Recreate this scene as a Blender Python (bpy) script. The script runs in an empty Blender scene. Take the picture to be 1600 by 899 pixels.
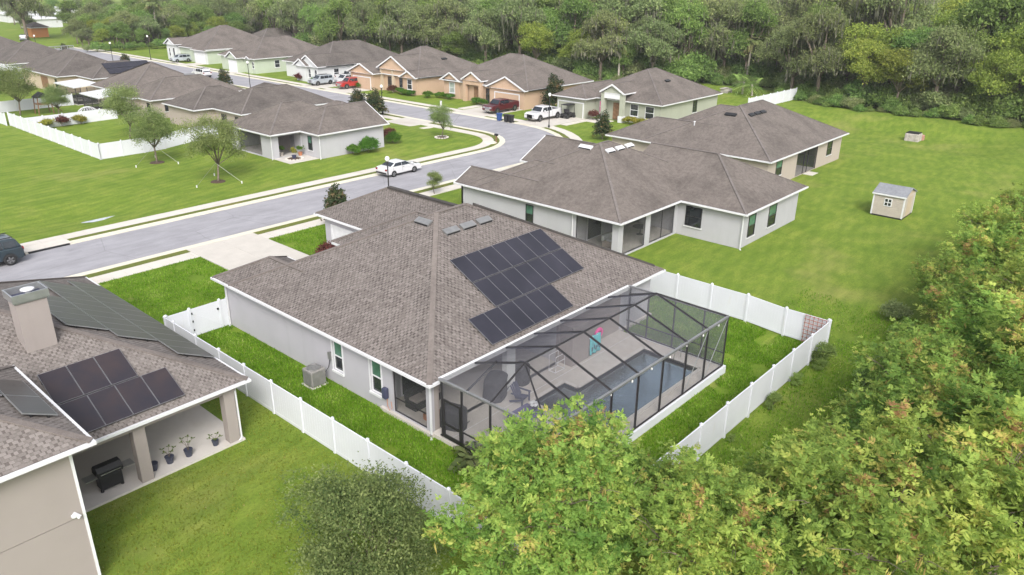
import bpy, bmesh, math, random
import numpy as np
from mathutils import Vector, Matrix, noise

S = bpy.context.scene
R = math.radians
COL = S.collection
# ---------------------------------------------------------------- camera
cam_d = bpy.data.cameras.new('camera')
cam = bpy.data.objects.new('camera', cam_d)
COL.objects.link(cam)
cam_d.sensor_width = 36.0
cam_d.lens = 27.01
cam_d.clip_start = 0.5
cam_d.clip_end = 3000
pit, rol, yaw = R(22.341), R(0.539), R(48.34)
fw = Vector((math.cos(pit)*math.sin(yaw), math.cos(pit)*math.cos(yaw), -math.sin(pit)))
rt = Vector((math.cos(yaw), -math.sin(yaw), 0)); up = rt.cross(fw)
rt2 = rt*math.cos(rol) + up*math.sin(rol); up2 = -rt*math.sin(rol) + up*math.cos(rol)
CP = Vector((-19.699, -22.327, 19.873))
cam.matrix_world = Matrix(((rt2.x, up2.x, -fw.x, CP.x), (rt2.y, up2.y, -fw.y, CP.y), (rt2.z, up2.z, -fw.z, CP.z), (0, 0, 0, 1)))
S.camera = cam
# ---------------------------------------------------------------- world, sun, exposure
SUN_EL, SUN_AZ = 42.0, 222.0      # degrees; azimuth measured from +Y towards +X
w = bpy.data.worlds.new('World'); S.world = w; w.use_nodes = True
nt = w.node_tree
bg = nt.nodes['Background']
sky = nt.nodes.new('ShaderNodeTexSky'); sky.sky_type = 'NISHITA'; sky.sun_disc = False
sky.sun_elevation = R(SUN_EL); sky.sun_rotation = R(SUN_AZ)
sky.air_density = 1.0; sky.dust_density = 5.0; sky.ozone_density = 1.0
hs = nt.nodes.new('ShaderNodeHueSaturation'); hs.inputs['Saturation'].default_value = 0.35   # bright even overcast
nt.links.new(sky.outputs[0], hs.inputs['Color']); nt.links.new(hs.outputs[0], bg.inputs[0])
bg.inputs[1].default_value = 0.15
sd = bpy.data.lights.new('sun', 'SUN'); sd.energy = 1.0; sd.angle = R(22); sd.color = (1, .98, .94)
sun = bpy.data.objects.new('sun', sd); COL.objects.link(sun)
sv = Vector((math.sin(R(SUN_AZ))*math.cos(R(SUN_EL)), math.cos(R(SUN_AZ))*math.cos(R(SUN_EL)), math.sin(R(SUN_EL))))
sun.rotation_euler = sv.to_track_quat('Z', 'Y').to_euler(); sun.location = (0, 0, 60)
S.view_settings.view_transform = 'Standard'; S.view_settings.look = 'None'
S.view_settings.gamma = 1.0; S.view_settings.use_curve_mapping = False
S.view_settings.exposure = 0.88
S.cycles.max_bounces = 8; S.cycles.transparent_max_bounces = 24
S.cycles.diffuse_bounces = 5; S.cycles.glossy_bounces = 3; S.cycles.caustics_reflective = False; S.cycles.caustics_refractive = False

# ---------------------------------------------------------------- helpers
class MB:
    """collects shapes in world coordinates; build() links them as one mesh object"""
    def __init__(s): s.v = []; s.f = []; s.t = None
    def quad(s, *p):
        n = len(s.v); s.v += [tuple(q) for q in p]; s.f.append(tuple(range(n, n+len(p)))); return s
    def box(s, x0, x1, y0, y1, z0, z1):
        n = len(s.v)
        s.v += [(x0,y0,z0),(x1,y0,z0),(x1,y1,z0),(x0,y1,z0),(x0,y0,z1),(x1,y0,z1),(x1,y1,z1),(x0,y1,z1)]
        s.f += [(n,n+3,n+2,n+1),(n+4,n+5,n+6,n+7),(n,n+1,n+5,n+4),(n+1,n+2,n+6,n+5),(n+2,n+3,n+7,n+6),(n+3,n,n+4,n+7)]
        return s
    def bar(s, a, b, w, h, upv=(0,0,1)):
        a = Vector(a); b = Vector(b); d = (b-a).normalized(); u = Vector(upv)
        if abs(d.dot(u)) > .98: u = Vector((1,0,0))
        r_ = d.cross(u).normalized(); u = r_.cross(d).normalized()
        n = len(s.v)
        for p in (a, b):
            for i, j in ((-1,-1),(1,-1),(1,1),(-1,1)): s.v.append(tuple(p + r_*(i*w/2) + u*(j*h/2)))
        s.f += [(n+3,n+2,n+1,n),(n+4,n+5,n+6,n+7)] + [(n+i, n+(i+1)%4, n+4+(i+1)%4, n+4+i) for i in range(4)]
        return s
    def tube(s, pts, rad, n=8, cap=True):
        pts = [Vector(p) for p in pts]; k0 = len(s.v); m = len(pts)
        if not isinstance(rad, (list, tuple)): rad = [rad]*m
        for i, p in enumerate(pts):
            d = (pts[min(i+1, m-1)] - pts[max(i-1, 0)]).normalized()
            u = Vector((0,0,1)) if abs(d.z) < .9 else Vector((1,0,0))
            a = d.cross(u).normalized(); b = a.cross(d)
            for k in range(n):
                t = 2*math.pi*k/n; s.v.append(tuple(p + (a*math.cos(t) + b*math.sin(t))*rad[i]))
        for i in range(m-1):
            for k in range(n):
                s.f.append((k0+i*n+k, k0+i*n+(k+1)%n, k0+(i+1)*n+(k+1)%n, k0+(i+1)*n+k))
        if cap:
            s.f.append(tuple(k0+k for k in range(n))[::-1]); s.f.append(tuple(k0+(m-1)*n+k for k in range(n)))
        return s
    def lathe(s, c, prof, n=16):
        k0 = len(s.v); m = len(prof)
        for r_, z in prof:
            for k in range(n):
                t = 2*math.pi*k/n; s.v.append((c[0]+r_*math.cos(t), c[1]+r_*math.sin(t), c[2]+z))
        for i in range(m-1):
            for k in range(n): s.f.append((k0+i*n+k, k0+i*n+(k+1)%n, k0+(i+1)*n+(k+1)%n, k0+(i+1)*n+k))
        s.f.append(tuple(k0+k for k in range(n))[::-1]); s.f.append(tuple(k0+(m-1)*n+k for k in range(n)))
        return s
    def poly_prism(s, pts, ax, a0, a1):
        """2-D outline pts extruded along axis ax from a0 to a1"""
        def mk(p, a):
            return (a, p[0], p[1]) if ax == 0 else ((p[0], a, p[1]) if ax == 1 else (p[0], p[1], a))
        n = len(pts); k = len(s.v)
        s.v += [mk(p, a0) for p in pts] + [mk(p, a1) for p in pts]
        s.f += [tuple(range(k, k+n))[::-1], tuple(range(k+n, k+2*n))]
        s.f += [(k+i, k+(i+1)%n, k+n+(i+1)%n, k+n+i) for i in range(n)]
        return s
    def mesh(s, name, m, org=(0,0,0), smooth=False):
        me = bpy.data.meshes.new(name)
        o = Vector(org)
        me.from_pydata([(p[0]-o.x, p[1]-o.y, p[2]-o.z) for p in s.v], [], s.f)
        bm = bmesh.new(); bm.from_mesh(me); bmesh.ops.recalc_face_normals(bm, faces=bm.faces); bm.to_mesh(me); bm.free()
        if m: me.materials.append(m)
        if smooth: me.polygons.foreach_set('use_smooth', [True]*len(me.polygons))
        return me
    def build(s, name, m, parent=None, smooth=False, kind=None, bevel=0):
        org = ORG.get(parent.name, (0,0,0)) if parent else (0,0,0)
        ob = bpy.data.objects.new(name, s.mesh(name, m, org, smooth)); COL.objects.link(ob)
        if parent: ob.parent = parent; ORG[ob.name] = org
        if kind: ob['kind'] = kind
        if bevel:
            b = ob.modifiers.new('bevel', 'BEVEL'); b.width = bevel; b.segments = 2; b.limit_method = 'ANGLE'
        return ob
ORG = {}
def tag(o, label, cat, group=None):
    o['label'] = label; o['category'] = cat
    if group: o['group'] = group
    return o
def thing(name, label, cat, loc=(0,0,0), rotz=0, group=None, local=False):
    o = bpy.data.objects.new(name, None); COL.objects.link(o); o.location = loc; o.rotation_euler = (0,0,rotz)
    o.empty_display_size = .3
    ORG[o.name] = (0,0,0) if (rotz or local) else tuple(loc)
    return tag(o, label, cat, group)
def kids(o): return KID.get(o.name) or [c for c in bpy.data.objects if c.parent == o]
KID = {}
def index_kids():
    KID.clear()
    for c in bpy.data.objects:
        if c.parent: KID.setdefault(c.parent.name, []).append(c)
def dup(o, loc, rotz=0, scale=1, label=None, group=None, parent=None):
    c = o.copy(); COL.objects.link(c); c.parent = parent
    if parent is None:
        c.location = loc; c.rotation_euler = (0,0,rotz)
        c.scale = (scale,)*3 if not isinstance(scale, tuple) else scale
        if label: c['label'] = label
        if group: c['group'] = group
    for k in PROTO[o.name] if o.name in PROTO else []:
        dup(k, None, parent=c)
    return c
PROTO = {}
def proto(o):
    """remember a finished thing's children so that it can be copied"""
    ch = [c for c in bpy.data.objects if c.parent == o]
    PROTO[o.name] = ch
    for c in ch: proto(c)
    return o
def struct(mb, name, m, label=None):
    o = mb.build(name, m); o['kind'] = 'structure'
    if label: o['label'] = label
    return o
def sstep(a, b, x):
    t = min(1, max(0, (x-a)/(b-a))); return t*t*(3-2*t)
def h(x, y):
    """height of the ground"""
    z = 0.0
    z += -.55*math.exp(-(((x-3.2)/5.5)**2 + ((y-48.6)/3.2)**2)) * sstep(43.6, 45.5, y)     # swale with the puddle
    z += .38*sstep(45.5, 49, y)*sstep(19, 24, x)*(1-sstep(47, 51, x))*(1-sstep(85, 95, y))  # raised corner lot
    z += -.16*(1-sstep(-6.6, -4.5, y))*sstep(-40, -15, x)*(1-sstep(26, 34, x))                 # rear yard falls away
    b = sstep(83, 90, x)*(1-sstep(98, 106, x))*sstep(-9, 1, y)*(1-sstep(17, 27, y))
    z += -1.0*b                                                                              # dry basin in the field
    if x > 30 and y < 30: z += .10*noise.noise(Vector((x*.09, y*.09, 3))) * sstep(46, 60, x)
    return z

# ---------------------------------------------------------------- materials
MATS = {}
def new_mat(name):
    m = bpy.data.materials.new(name); m.use_nodes = True; MATS[name] = m
    n = m.node_tree.nodes; b = n['Principled BSDF']
    return m, n, m.node_tree.links, b
def ramp(n, stops, fac, links, interp='LINEAR'):
    r_ = n.new('ShaderNodeValToRGB'); r_.color_ramp.interpolation = interp
    while len(r_.color_ramp.elements) < len(stops): r_.color_ramp.elements.new(.5)
    for e, (p, c) in zip(r_.color_ramp.elements, stops): e.position = p; e.color = (*c, 1)
    links.new(fac, r_.inputs[0]); return r_.outputs[0]
def coords(n, links, scale=(1,1,1), rot=(0,0,0), kind='Object'):
    tc = n.new('ShaderNodeTexCoord'); mp = n.new('ShaderNodeMapping')
    mp.inputs['Scale'].default_value = scale; mp.inputs['Rotation'].default_value = rot
    links.new(tc.outputs[kind], mp.inputs[0]); return mp.outputs[0]
def nz(n, links, vec, scale, detail=4, rough=.55):
    t = n.new('ShaderNodeTexNoise'); t.inputs['Scale'].default_value = scale; t.inputs['Detail'].default_value = detail
    t.inputs['Roughness'].default_value = rough
    if vec is not None: links.new(vec, t.inputs['Vector'])
    return t.outputs['Fac']
def mixc(n, links, a, b, fac, mode='MIX'):
    m = n.new('ShaderNodeMix'); m.data_type = 'RGBA'; m.blend_type = mode
    for s_, v in ((m.inputs[6], a), (m.inputs[7], b), (m.inputs[0], fac)):
        if hasattr(v, 'is_linked'): links.new(v, s_)
        elif isinstance(v, (int, float)): s_.default_value = v
        else: s_.default_value = (*v, 1)
    return m.outputs[2]
def bump(n, links, b, hgt, strength=.3, dist=.02):
    bp = n.new('ShaderNodeBump'); bp.inputs['Strength'].default_value = strength; bp.inputs['Distance'].default_value = dist
    links.new(hgt, bp.inputs['Height']); links.new(bp.outputs[0], b.inputs['Normal'])
def plain(name, c, rough=.6, metal=0, var=.12, vs=3.0, bmp=0, bs=40, coat=0, spec=.4):
    m, n, l, b = new_mat(name)
    v = coords(n, l)
    a = nz(n, l, v, vs, 5)
    lo = tuple(x*(1-var) for x in c); hi = tuple(min(1, x*(1+var)) for x in c)
    l.new(ramp(n, [(.3, lo), (.7, hi)], a, l), b.inputs['Base Color'])
    b.inputs['Roughness'].default_value = rough; b.inputs['Metallic'].default_value = metal
    b.inputs['Specular IOR Level'].default_value = spec
    if coat: b.inputs['Coat Weight'].default_value = coat; b.inputs['Coat Roughness'].default_value = .05
    if bmp: bump(n, l, b, nz(n, l, v, bs, 3), bmp, .02)
    return m
def grassmat(name, a, c, d, brown, big=.12, fine=9.0, browness=.62, mown=False):
    m, n, l, b = new_mat(name)
    v = coords(n, l)
    n1 = nz(n, l, v, big, 5, .6); n2 = nz(n, l, v, fine, 4, .65); n3 = nz(n, l, v, .45, 6, .6)
    base = ramp(n, [(.32, a), (.5, c), (.68, d)], n3, l)
    base = mixc(n, l, base, mixc(n, l, base, tuple(x*.62 for x in c), .7), ramp(n, [(.42, (0,0,0)), (.72, (1,1,1))], n2, l))
    br = ramp(n, [(browness, (0,0,0)), (min(.98, browness+.2), (1,1,1))], n1, l)
    base = mixc(n, l, base, brown, mixc(n, l, (0,0,0), br, .75))
    if mown:            # faint mower passes and drier streaks
        wv = n.new('ShaderNodeTexWave'); wv.inputs['Scale'].default_value = .32; wv.inputs['Distortion'].default_value = 6; wv.inputs['Detail'].default_value = 3; wv.inputs['Detail Scale'].default_value = .6
        l.new(coords(n, l, (1,1,1), (0,0,R(72))), wv.inputs['Vector'])
        base = mixc(n, l, base, ramp(n, [(.2, (.95,.965,.94)), (.8, (1.05,1.04,1.04))], wv.outputs['Fac'], l), 1.0, 'MULTIPLY')
        base = mixc(n, l, base, ramp(n, [(.32, (.80,.86,.80)), (.68, (1.16,1.12,1.12))], nz(n, l, coords(n, l, (.18,1.1,1), (0,0,R(-12))), 1.2, 6, .7), l), 1.0, 'MULTIPLY')
        base = mixc(n, l, base, ramp(n, [(.36, (.70,.78,.70)), (.6, (1.1,1.08,1.05))], nz(n, l, v, 24, 3, .7), l), .8, 'MULTIPLY')
    l.new(base, b.inputs['Base Color']); b.inputs['Roughness'].default_value = .9; b.inputs['Specular IOR Level'].default_value = .15
    vs = coords(n, l, (1, 1, .2)); bump(n, l, b, nz(n, l, vs, 14, 5, .75), .8, .06)
    return m
grassmat('lawn', (.118,.188,.022), (.158,.225,.031), (.21,.26,.045), (.28,.26,.09), .09, 7, .56, True)
grassmat('yard_soil', (.095,.16,.014), (.13,.215,.02), (.17,.24,.028), (.19,.16,.07), .35, 12, .60)
grassmat('verge_grass', (.10,.13,.028), (.13,.155,.035), (.16,.17,.045), (.21,.17,.07), .35, 9, .55)
grassmat('undergrowth', (.07,.11,.025), (.10,.14,.032), (.14,.17,.045), (.15,.12,.06), .2, 3, .6)
plain('mulch', (.07,.045,.032), .95, var=.4, vs=14, bmp=.6)
plain('asphalt', (.29,.286,.31), .9, var=.08, vs=.35, bmp=.25, bs=60)
m, n, l, b = MATS['asphalt'], MATS['asphalt'].node_tree.nodes, MATS['asphalt'].node_tree.links, MATS['asphalt'].node_tree.nodes['Principled BSDF']
old = b.inputs['Base Color'].links[0].from_socket
sp = ramp(n, [(.35, (.86,.86,.86)), (.65, (1.08,1.08,1.08))], nz(n, l, coords(n, l, (.25,.9,1)), 1.1, 6, .7), l)
spk = ramp(n, [(.3, (.80,.80,.80)), (.7, (1.12,1.12,1.12))], nz(n, l, coords(n, l), 22, 3, .8), l); stn = ramp(n, [(.60, (1,1,1)), (.72, (.74,.74,.76))], nz(n, l, coords(n, l, (.5,.5,1)), .8, 5, .7), l)
vor = n.new('ShaderNodeTexVoronoi'); vor.feature = 'DISTANCE_TO_EDGE'; vor.inputs['Scale'].default_value = .16; l.new(mixc(n, l, coords(n, l), nz(n, l, coords(n, l), .9, 4), .25, 'ADD'), vor.inputs['Vector'])
crk = ramp(n, [(.0, (.62,.62,.62)), (.006, (1,1,1))], vor.outputs['Distance'], l)
cc = mixc(n, l, mixc(n, l, mixc(n, l, mixc(n, l, old, sp, 1.0, 'MULTIPLY'), spk, .6, 'MULTIPLY'), stn, .6, 'MULTIPLY'), crk, .7, 'MULTIPLY')
l.new(cc, b.inputs['Base Color'])
def concrete(name, c, st=(.62,.55,.47)):
    m, n, l, b = new_mat(name); v = coords(n, l)
    base = ramp(n, [(.3, tuple(x*.88 for x in c)), (.7, c)], nz(n, l, v, .9, 6, .65), l)
    base = mixc(n, l, base, tuple(x*y for x, y in zip(c, st)), ramp(n, [(.58, (0,0,0)), (.8, (.6,.6,.6))], nz(n, l, v, .22, 5), l))
    l.new(base, b.inputs['Base Color']); b.inputs['Roughness'].default_value = .85
    bump(n, l, b, nz(n, l, v, 50, 3), .15, .01); return m
concrete('sidewalk', (.56,.525,.48)); concrete('kerb', (.62,.585,.49)); concrete('driveway', (.50,.47,.43)); concrete('patio', (.52,.49,.46)); concrete('pool_deck', (.50,.465,.43))
def stucco(name, c):
    m, n, l, b = new_mat(name); v = coords(n, l)
    base = ramp(n, [(.3, tuple(x*.93 for x in c)), (.7, c)], nz(n, l, v, .7, 5), l)
    vs = coords(n, l, (.9,.9,.12)); base = mixc(n, l, base, tuple(x*.84 for x in c), ramp(n, [(.55, (0,0,0)), (.8, (.7,.7,.7))], nz(n, l, vs, 1.3, 5, .65), l))
    l.new(base, b.inputs['Base Color']); b.inputs['Roughness'].default_value = .9
    bump(n, l, b, nz(n, l, v, 28, 4), .2, .01); return m
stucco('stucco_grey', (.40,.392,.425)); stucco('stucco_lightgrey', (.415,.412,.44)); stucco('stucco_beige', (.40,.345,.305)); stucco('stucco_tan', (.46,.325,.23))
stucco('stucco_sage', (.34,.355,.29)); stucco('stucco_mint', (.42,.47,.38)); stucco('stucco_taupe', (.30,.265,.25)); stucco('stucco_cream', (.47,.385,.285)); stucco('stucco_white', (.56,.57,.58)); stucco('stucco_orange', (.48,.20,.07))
plain('white_trim', (.62,.625,.645), .45, var=.05); plain('vinyl', (.62,.635,.68), .4, var=.035, vs=.8)
m_, n_, l_, b_ = MATS['vinyl'], MATS['vinyl'].node_tree.nodes, MATS['vinyl'].node_tree.links, MATS['vinyl'].node_tree.nodes['Principled BSDF']
_o = b_.inputs['Base Color'].links[0].from_socket
l_.new(mixc(n_, l_, _o, (.55,.53,.46), ramp(n_, [(.6, (0,0,0)), (.85, (.5,.5,.5))], nz(n_, l_, coords(n_, l_, (1.2,1.2,.25)), 1.6, 6, .7), l_)), b_.inputs['Base Color'])
plain('bronze', (.035,.033,.035), .45, .3, var=.1); plain('black', (.018,.018,.02), .5, var=.2); plain('black_cloth', (.03,.029,.032), .85, var=.3, vs=6)
plain('grey_metal', (.30,.30,.30), .45, .6); plain('ac_grey', (.26,.25,.24), .55, .2); plain('galv', (.42,.43,.44), .35, .7); plain('white_roof', (.60,.61,.63), .5, .1, var=.08, vs=.8)
plain('frame_grey', (.21,.21,.225), .4, .4); plain('shed_siding', (.43,.385,.34), .7, var=.08); plain('rubber', (.02,.02,.021), .8); plain('rim', (.35,.35,.36), .3, .8); plain('wood', (.20,.11,.06), .7, var=.3); plain('red_wood', (.30,.09,.05), .7, var=.2); plain('bark', (.16,.13,.10), .95, var=.4, vs=9, bmp=.7, bs=22); plain('pale_bark', (.34,.31,.26), .95, var=.3, vs=9, bmp=.5)
plain('purple', (.115,.10,.21), .6); plain('navy', (.05,.055,.10), .6); plain('teal', (.12,.50,.55), .6, var=.25, vs=4); plain('pink', (.85,.08,.35), .6); plain('blue_plastic', (.03,.07,.22), .5); plain('pot', (.045,.05,.075), .55); plain('terracotta', (.45,.19,.10), .7)
plain('terrazzo_interior', (.20,.17,.155), .8); plain('grime', (.05,.045,.042), .9, var=.3)
plain('stone', (.36,.33,.30), .95, var=.3, vs=3, bmp=.6, bs=10); plain('brick_red', (.34,.19,.14), .9, var=.25)
def paint(name, c, metal=.0): return plain(name, c, .32, metal, var=.02, coat=.8, spec=.5)
paint('paint_white', (.56,.56,.575)); paint('paint_maroon', (.075,.010,.014)); paint('paint_red', (.32,.018,.016)); paint('paint_blue', (.022,.038,.052), .3); paint('paint_silver', (.45,.49,.53), .4); paint('paint_grey', (.30,.33,.38), .3)
plain('taillight', (.20,.012,.012), .25); plain('headlight', (.6,.62,.65), .1, .4); plain('chrome', (.6,.6,.6), .15, 1.0)
def glass(name, c, rough=.06):
    m, n, l, b = new_mat(name); v = coords(n, l)
    l.new(ramp(n, [(.3, tuple(x*.6 for x in c)), (.7, tuple(x*1.4 for x in c))], nz(n, l, v, .9, 3), l), b.inputs['Base Color'])
    b.inputs['Roughness'].default_value = rough; b.inputs['Specular IOR Level'].default_value = .8; return m
glass('glass_dark', (.022,.026,.030)); glass('glass_green', (.07,.16,.115), .12); glass('car_glass', (.02,.026,.035), .04)
glass('blind', (.27,.31,.28), .4)
# insect screen: a dark open weave that lets most of the light through
def screen(name, c, fac):
    m, n, l, b = new_mat(name)
    tr = n.new('ShaderNodeBsdfTransparent'); mx = n.new('ShaderNodeMixShader'); mx.inputs[0].default_value = fac
    b.inputs['Base Color'].default_value = (*c, 1); b.inputs['Roughness'].default_value = .5
    v = coords(n, l); f = ramp(n, [(.3, (fac*.9,)*3), (.7, (fac*1.1,)*3)], nz(n, l, v, 2.0, 3), l)
    l.new(f, mx.inputs[0]); l.new(tr.outputs[0], mx.inputs[1]); l.new(b.outputs[0], mx.inputs[2])
    l.new(mx.outputs[0], n['Material Output'].inputs[0]); return m
screen('screen_mesh', (.14,.14,.16), .32); screen('screen_slope_dim', (.095,.095,.12), .5); screen('lanai_screen', (.06,.06,.065), .42)  # house-side slope: dimness of the grazing view put into a denser, darker weave
# solar glass
m, n, l, b = new_mat('solar'); v = coords(n, l)
l.new(ramp(n, [(.3, (.022,.022,.030)), (.7, (.034,.033,.045))], nz(n, l, v, .6, 4), l), b.inputs['Base Color']); b.inputs['Roughness'].default_value = .25; b.inputs['Specular IOR Level'].default_value = .28
m, n, l, b = new_mat('solar_sky_sheen'); v = coords(n, l)  # paler base colour stands in for sky reflected at a low angle
l.new(ramp(n, [(.3, (.032,.030,.031)), (.7, (.052,.047,.045))], nz(n, l, coords(n, l, (.4,2.5,1)), .9, 5, .6), l), b.inputs['Base Color']); b.inputs['Roughness'].default_value = .28; b.inputs['Specular IOR Level'].default_value = .5
m, n, l, b = new_mat('solar_brown'); v = coords(n, l)
l.new(ramp(n, [(.3, (.022,.021,.03)), (.7, (.042,.031,.033))], nz(n, l, v, .8, 6, .6), l), b.inputs['Base Color']); b.inputs['Roughness'].default_value = .24; b.inputs['Specular IOR Level'].default_value = .5
# pool water
m, n, l, b = new_mat('pool_water'); v = coords(n, l)
tr = n.new('ShaderNodeBsdfTransparent'); tr.inputs[0].default_value = (.22,.46,.52,1)
gl = n.new('ShaderNodeBsdfGlossy'); gl.inputs['Color'].default_value = (.45,.55,.62,1); gl.inputs['Roughness'].default_value = .03; fr = n.new('ShaderNodeFresnel'); fr.inputs[0].default_value = 1.2
mx = n.new('ShaderNodeMixShader'); bp = n.new('ShaderNodeBump'); bp.inputs['Strength'].default_value = .35; bp.inputs['Distance'].default_value = .05
l.new(nz(n, l, v, 3.2, 5, .6), bp.inputs['Height']); l.new(bp.outputs[0], gl.inputs['Normal']); l.new(bp.outputs[0], fr.inputs['Normal'])
l.new(fr.outputs[0], mx.inputs[0]); l.new(tr.outputs[0], mx.inputs[1]); l.new(gl.outputs[0], mx.inputs[2]); l.new(mx.outputs[0], n['Material Output'].inputs[0])
plain('pool_shell', (.02,.15,.19), .7, var=.35, vs=2.0); plain('pool_shelf', (.10,.33,.36), .7, var=.2)
plain('puddle', (.42,.45,.47), .08, var=.3, vs=3)
plain('lamp_globe', (.8,.8,.78), .25, var=.02)
def leafmat(name, stops, trans=.35, rough=.6):
    m, n, l, b = new_mat(name)
    at = n.new('ShaderNodeAttribute'); at.attribute_name = 'tone'
    c = ramp(n, stops, at.outputs['Fac'], l)
    oi = n.new('ShaderNodeObjectInfo'); hs_ = n.new('ShaderNodeHueSaturation')
    mr = n.new('ShaderNodeMapRange'); mr.inputs[3].default_value = .80; mr.inputs[4].default_value = 1.18
    l.new(oi.outputs['Random'], mr.inputs[0]); l.new(mr.outputs[0], hs_.inputs['Value']); l.new(c, hs_.inputs['Color'])
    mr2 = n.new('ShaderNodeMapRange'); mr2.inputs[3].default_value = .485; mr2.inputs[4].default_value = .515
    wn = n.new('ShaderNodeMath'); wn.operation = 'FRACT'; ml = n.new('ShaderNodeMath'); ml.operation = 'MULTIPLY'; ml.inputs[1].default_value = 7.31
    l.new(oi.outputs['Random'], ml.inputs[0]); l.new(ml.outputs[0], wn.inputs[0]); l.new(wn.outputs[0], mr2.inputs[0]); l.new(mr2.outputs[0], hs_.inputs['Hue'])
    df = n.new('ShaderNodeBsdfDiffuse'); tl = n.new('ShaderNodeBsdfTranslucent'); mx = n.new('ShaderNodeMixShader'); mx.inputs[0].default_value = trans
    l.new(hs_.outputs[0], df.inputs[0]); l.new(hs_.outputs[0], tl.inputs[0]); l.new(df.outputs[0], mx.inputs[1]); l.new(tl.outputs[0], mx.inputs[2])
    n.remove(b); l.new(mx.outputs[0], n['Material Output'].inputs[0]); return m
leafmat('leaf_oak', [(0,(.13,.175,.075)), (.5,(.25,.31,.13)), (1,(.40,.44,.20))], .5)
leafmat('leaf_young', [(0,(.10,.155,.06)), (.5,(.22,.29,.105)), (1,(.37,.43,.17))], .5)
leafmat('leaf_green', [(0,(.10,.175,.05)), (.5,(.22,.335,.095)), (1,(.37,.48,.15))], .5)
leafmat('leaf_lime', [(0,(.15,.21,.05)), (.5,(.31,.39,.085)), (1,(.50,.54,.13))], .5)
leafmat('leaf_moss', [(0,(.08,.085,.06)), (.5,(.165,.165,.12)), (1,(.26,.25,.19))], .3)
leafmat('leaf_lead', [(0,(.11,.21,.05)), (.45,(.30,.43,.10)), (.70,(.44,.54,.13)), (.86,(.58,.58,.16)), (.95,(.56,.46,.15)), (1,(.40,.26,.12))], .5)
leafmat('leaf_magnolia', [(0,(.025,.045,.02)), (.5,(.06,.085,.04)), (.75,(.14,.115,.06)), (1,(.26,.16,.08))], .2)
leafmat('leaf_palm', [(0,(.08,.12,.045)), (.6,(.18,.23,.09)), (1,(.36,.31,.15))])
leafmat('leaf_hedge', [(0,(.04,.10,.016)), (.5,(.10,.21,.03)), (1,(.17,.29,.045))])
leafmat('leaf_red', [(0,(.06,.03,.026)), (.5,(.15,.06,.05)), (1,(.27,.12,.08))]); leafmat('leaf_gold', [(0,(.13,.14,.03)), (.5,(.32,.31,.055)), (1,(.48,.43,.09))])
leafmat('blade_dry', [(0,(.10,.15,.018)), (.5,(.19,.235,.035)), (.85,(.28,.30,.06)), (1,(.38,.34,.13))], .5)
leafmat('blade', [(0,(.075,.16,.008)), (.45,(.16,.30,.02)), (.8,(.27,.41,.05)), (1,(.42,.45,.15))], .45)
# shingles
def shinglemat(name, dark, mid, light, near=False, streak=.35):
    m, n, l, b = new_mat(name); v = coords(n, l)
    if near:
        at = n.new('ShaderNodeAttribute'); at.attribute_name = 'tone'; f = at.outputs['Fac']
    else:
        f = nz(n, l, v, 3.2, 6, .75)
    base = ramp(n, [(.25, dark), (.5, mid), (.75, light)], f, l)
    st = ramp(n, [(.45, (1,1,1)), (.75, (1-streak,)*3)], nz(n, l, v, .35, 6, .65), l)
    base = mixc(n, l, base, st, 1.0, 'MULTIPLY')
    base = mixc(n, l, base, mixc(n, l, base, (.5,.5,.5), .35), ramp(n, [(.5, (0,0,0)), (.8, (.5,.5,.5))], nz(n, l, v, 40, 2), l), 'MIX')
    l.new(base, b.inputs['Base Color']); b.inputs['Roughness'].default_value = .95; b.inputs['Specular IOR Level'].default_value = .15
    bump(n, l, b, nz(n, l, v, 12, 5, .8), .35, .02); return m
shinglemat('shingle', (.075,.064,.059), (.145,.126,.117), (.195,.172,.162), True, .2)
shinglemat('shingle_left', (.105,.09,.083), (.165,.146,.136), (.215,.192,.18), True, .15)
shinglemat('shingle_far', (.088,.074,.066), (.135,.116,.105), (.18,.157,.143), False, .42)
shinglemat('shingle_dark', (.072,.061,.055), (.108,.094,.086), (.145,.127,.117), False, .48)
shinglemat('shingle_cap', (.12,.10,.093), (.16,.138,.127), (.20,.175,.163), False, .2)
shinglemat('shingle_farcap', (.115,.10,.094), (.15,.132,.125), (.18,.16,.152), False, .3)
shinglemat('shingle_shed', (.16,.17,.19), (.21,.22,.24), (.26,.27,.29), False, .2)
M = MATS
# ================================================================ ground, street, pavements
def axis_lines(a, b, step, lo, hi):
    return np.array(sorted(set(list(lo) + list(np.arange(a, b+.01, step)) + list(hi))))
def grid_mesh(name, xs, ys, m, dz=0.0, kind='structure', inside=None):
    nx, ny = len(xs), len(ys)
    v = [(float(x), float(y), h(float(x), float(y))+dz) for y in ys for x in xs]
    f = [(j*nx+i, j*nx+i+1, (j+1)*nx+i+1, (j+1)*nx+i) for j in range(ny-1) for i in range(nx-1)
         if inside is None or inside((xs[i]+xs[i+1])/2, (ys[j]+ys[j+1])/2)]
    me = bpy.data.meshes.new(name); me.from_pydata(v, [], f); me.materials.append(m)
    me.polygons.foreach_set('use_smooth', [True]*len(f))
    o = bpy.data.objects.new(name, me); COL.objects.link(o); o['kind'] = kind; return o
xs = axis_lines(-36, 120, 1.5, (-2500,-600,-200,-90,-60,-45), (126,135,150,180,230,300,450,800,2500))
ys = axis_lines(-36, 72, 1.5, (-2500,-600,-200,-90,-60,-45), (78,84,90,96,104,115,130,150,180,220,280,350,500,900,2500))
g = grid_mesh('ground', xs, ys, M['lawn']); g['label'] = 'mown green and yellowish grass between the houses and across the field'
def rng(a, b, st): return np.linspace(a, b, max(2, int(round((b-a)/st))+1))
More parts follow.
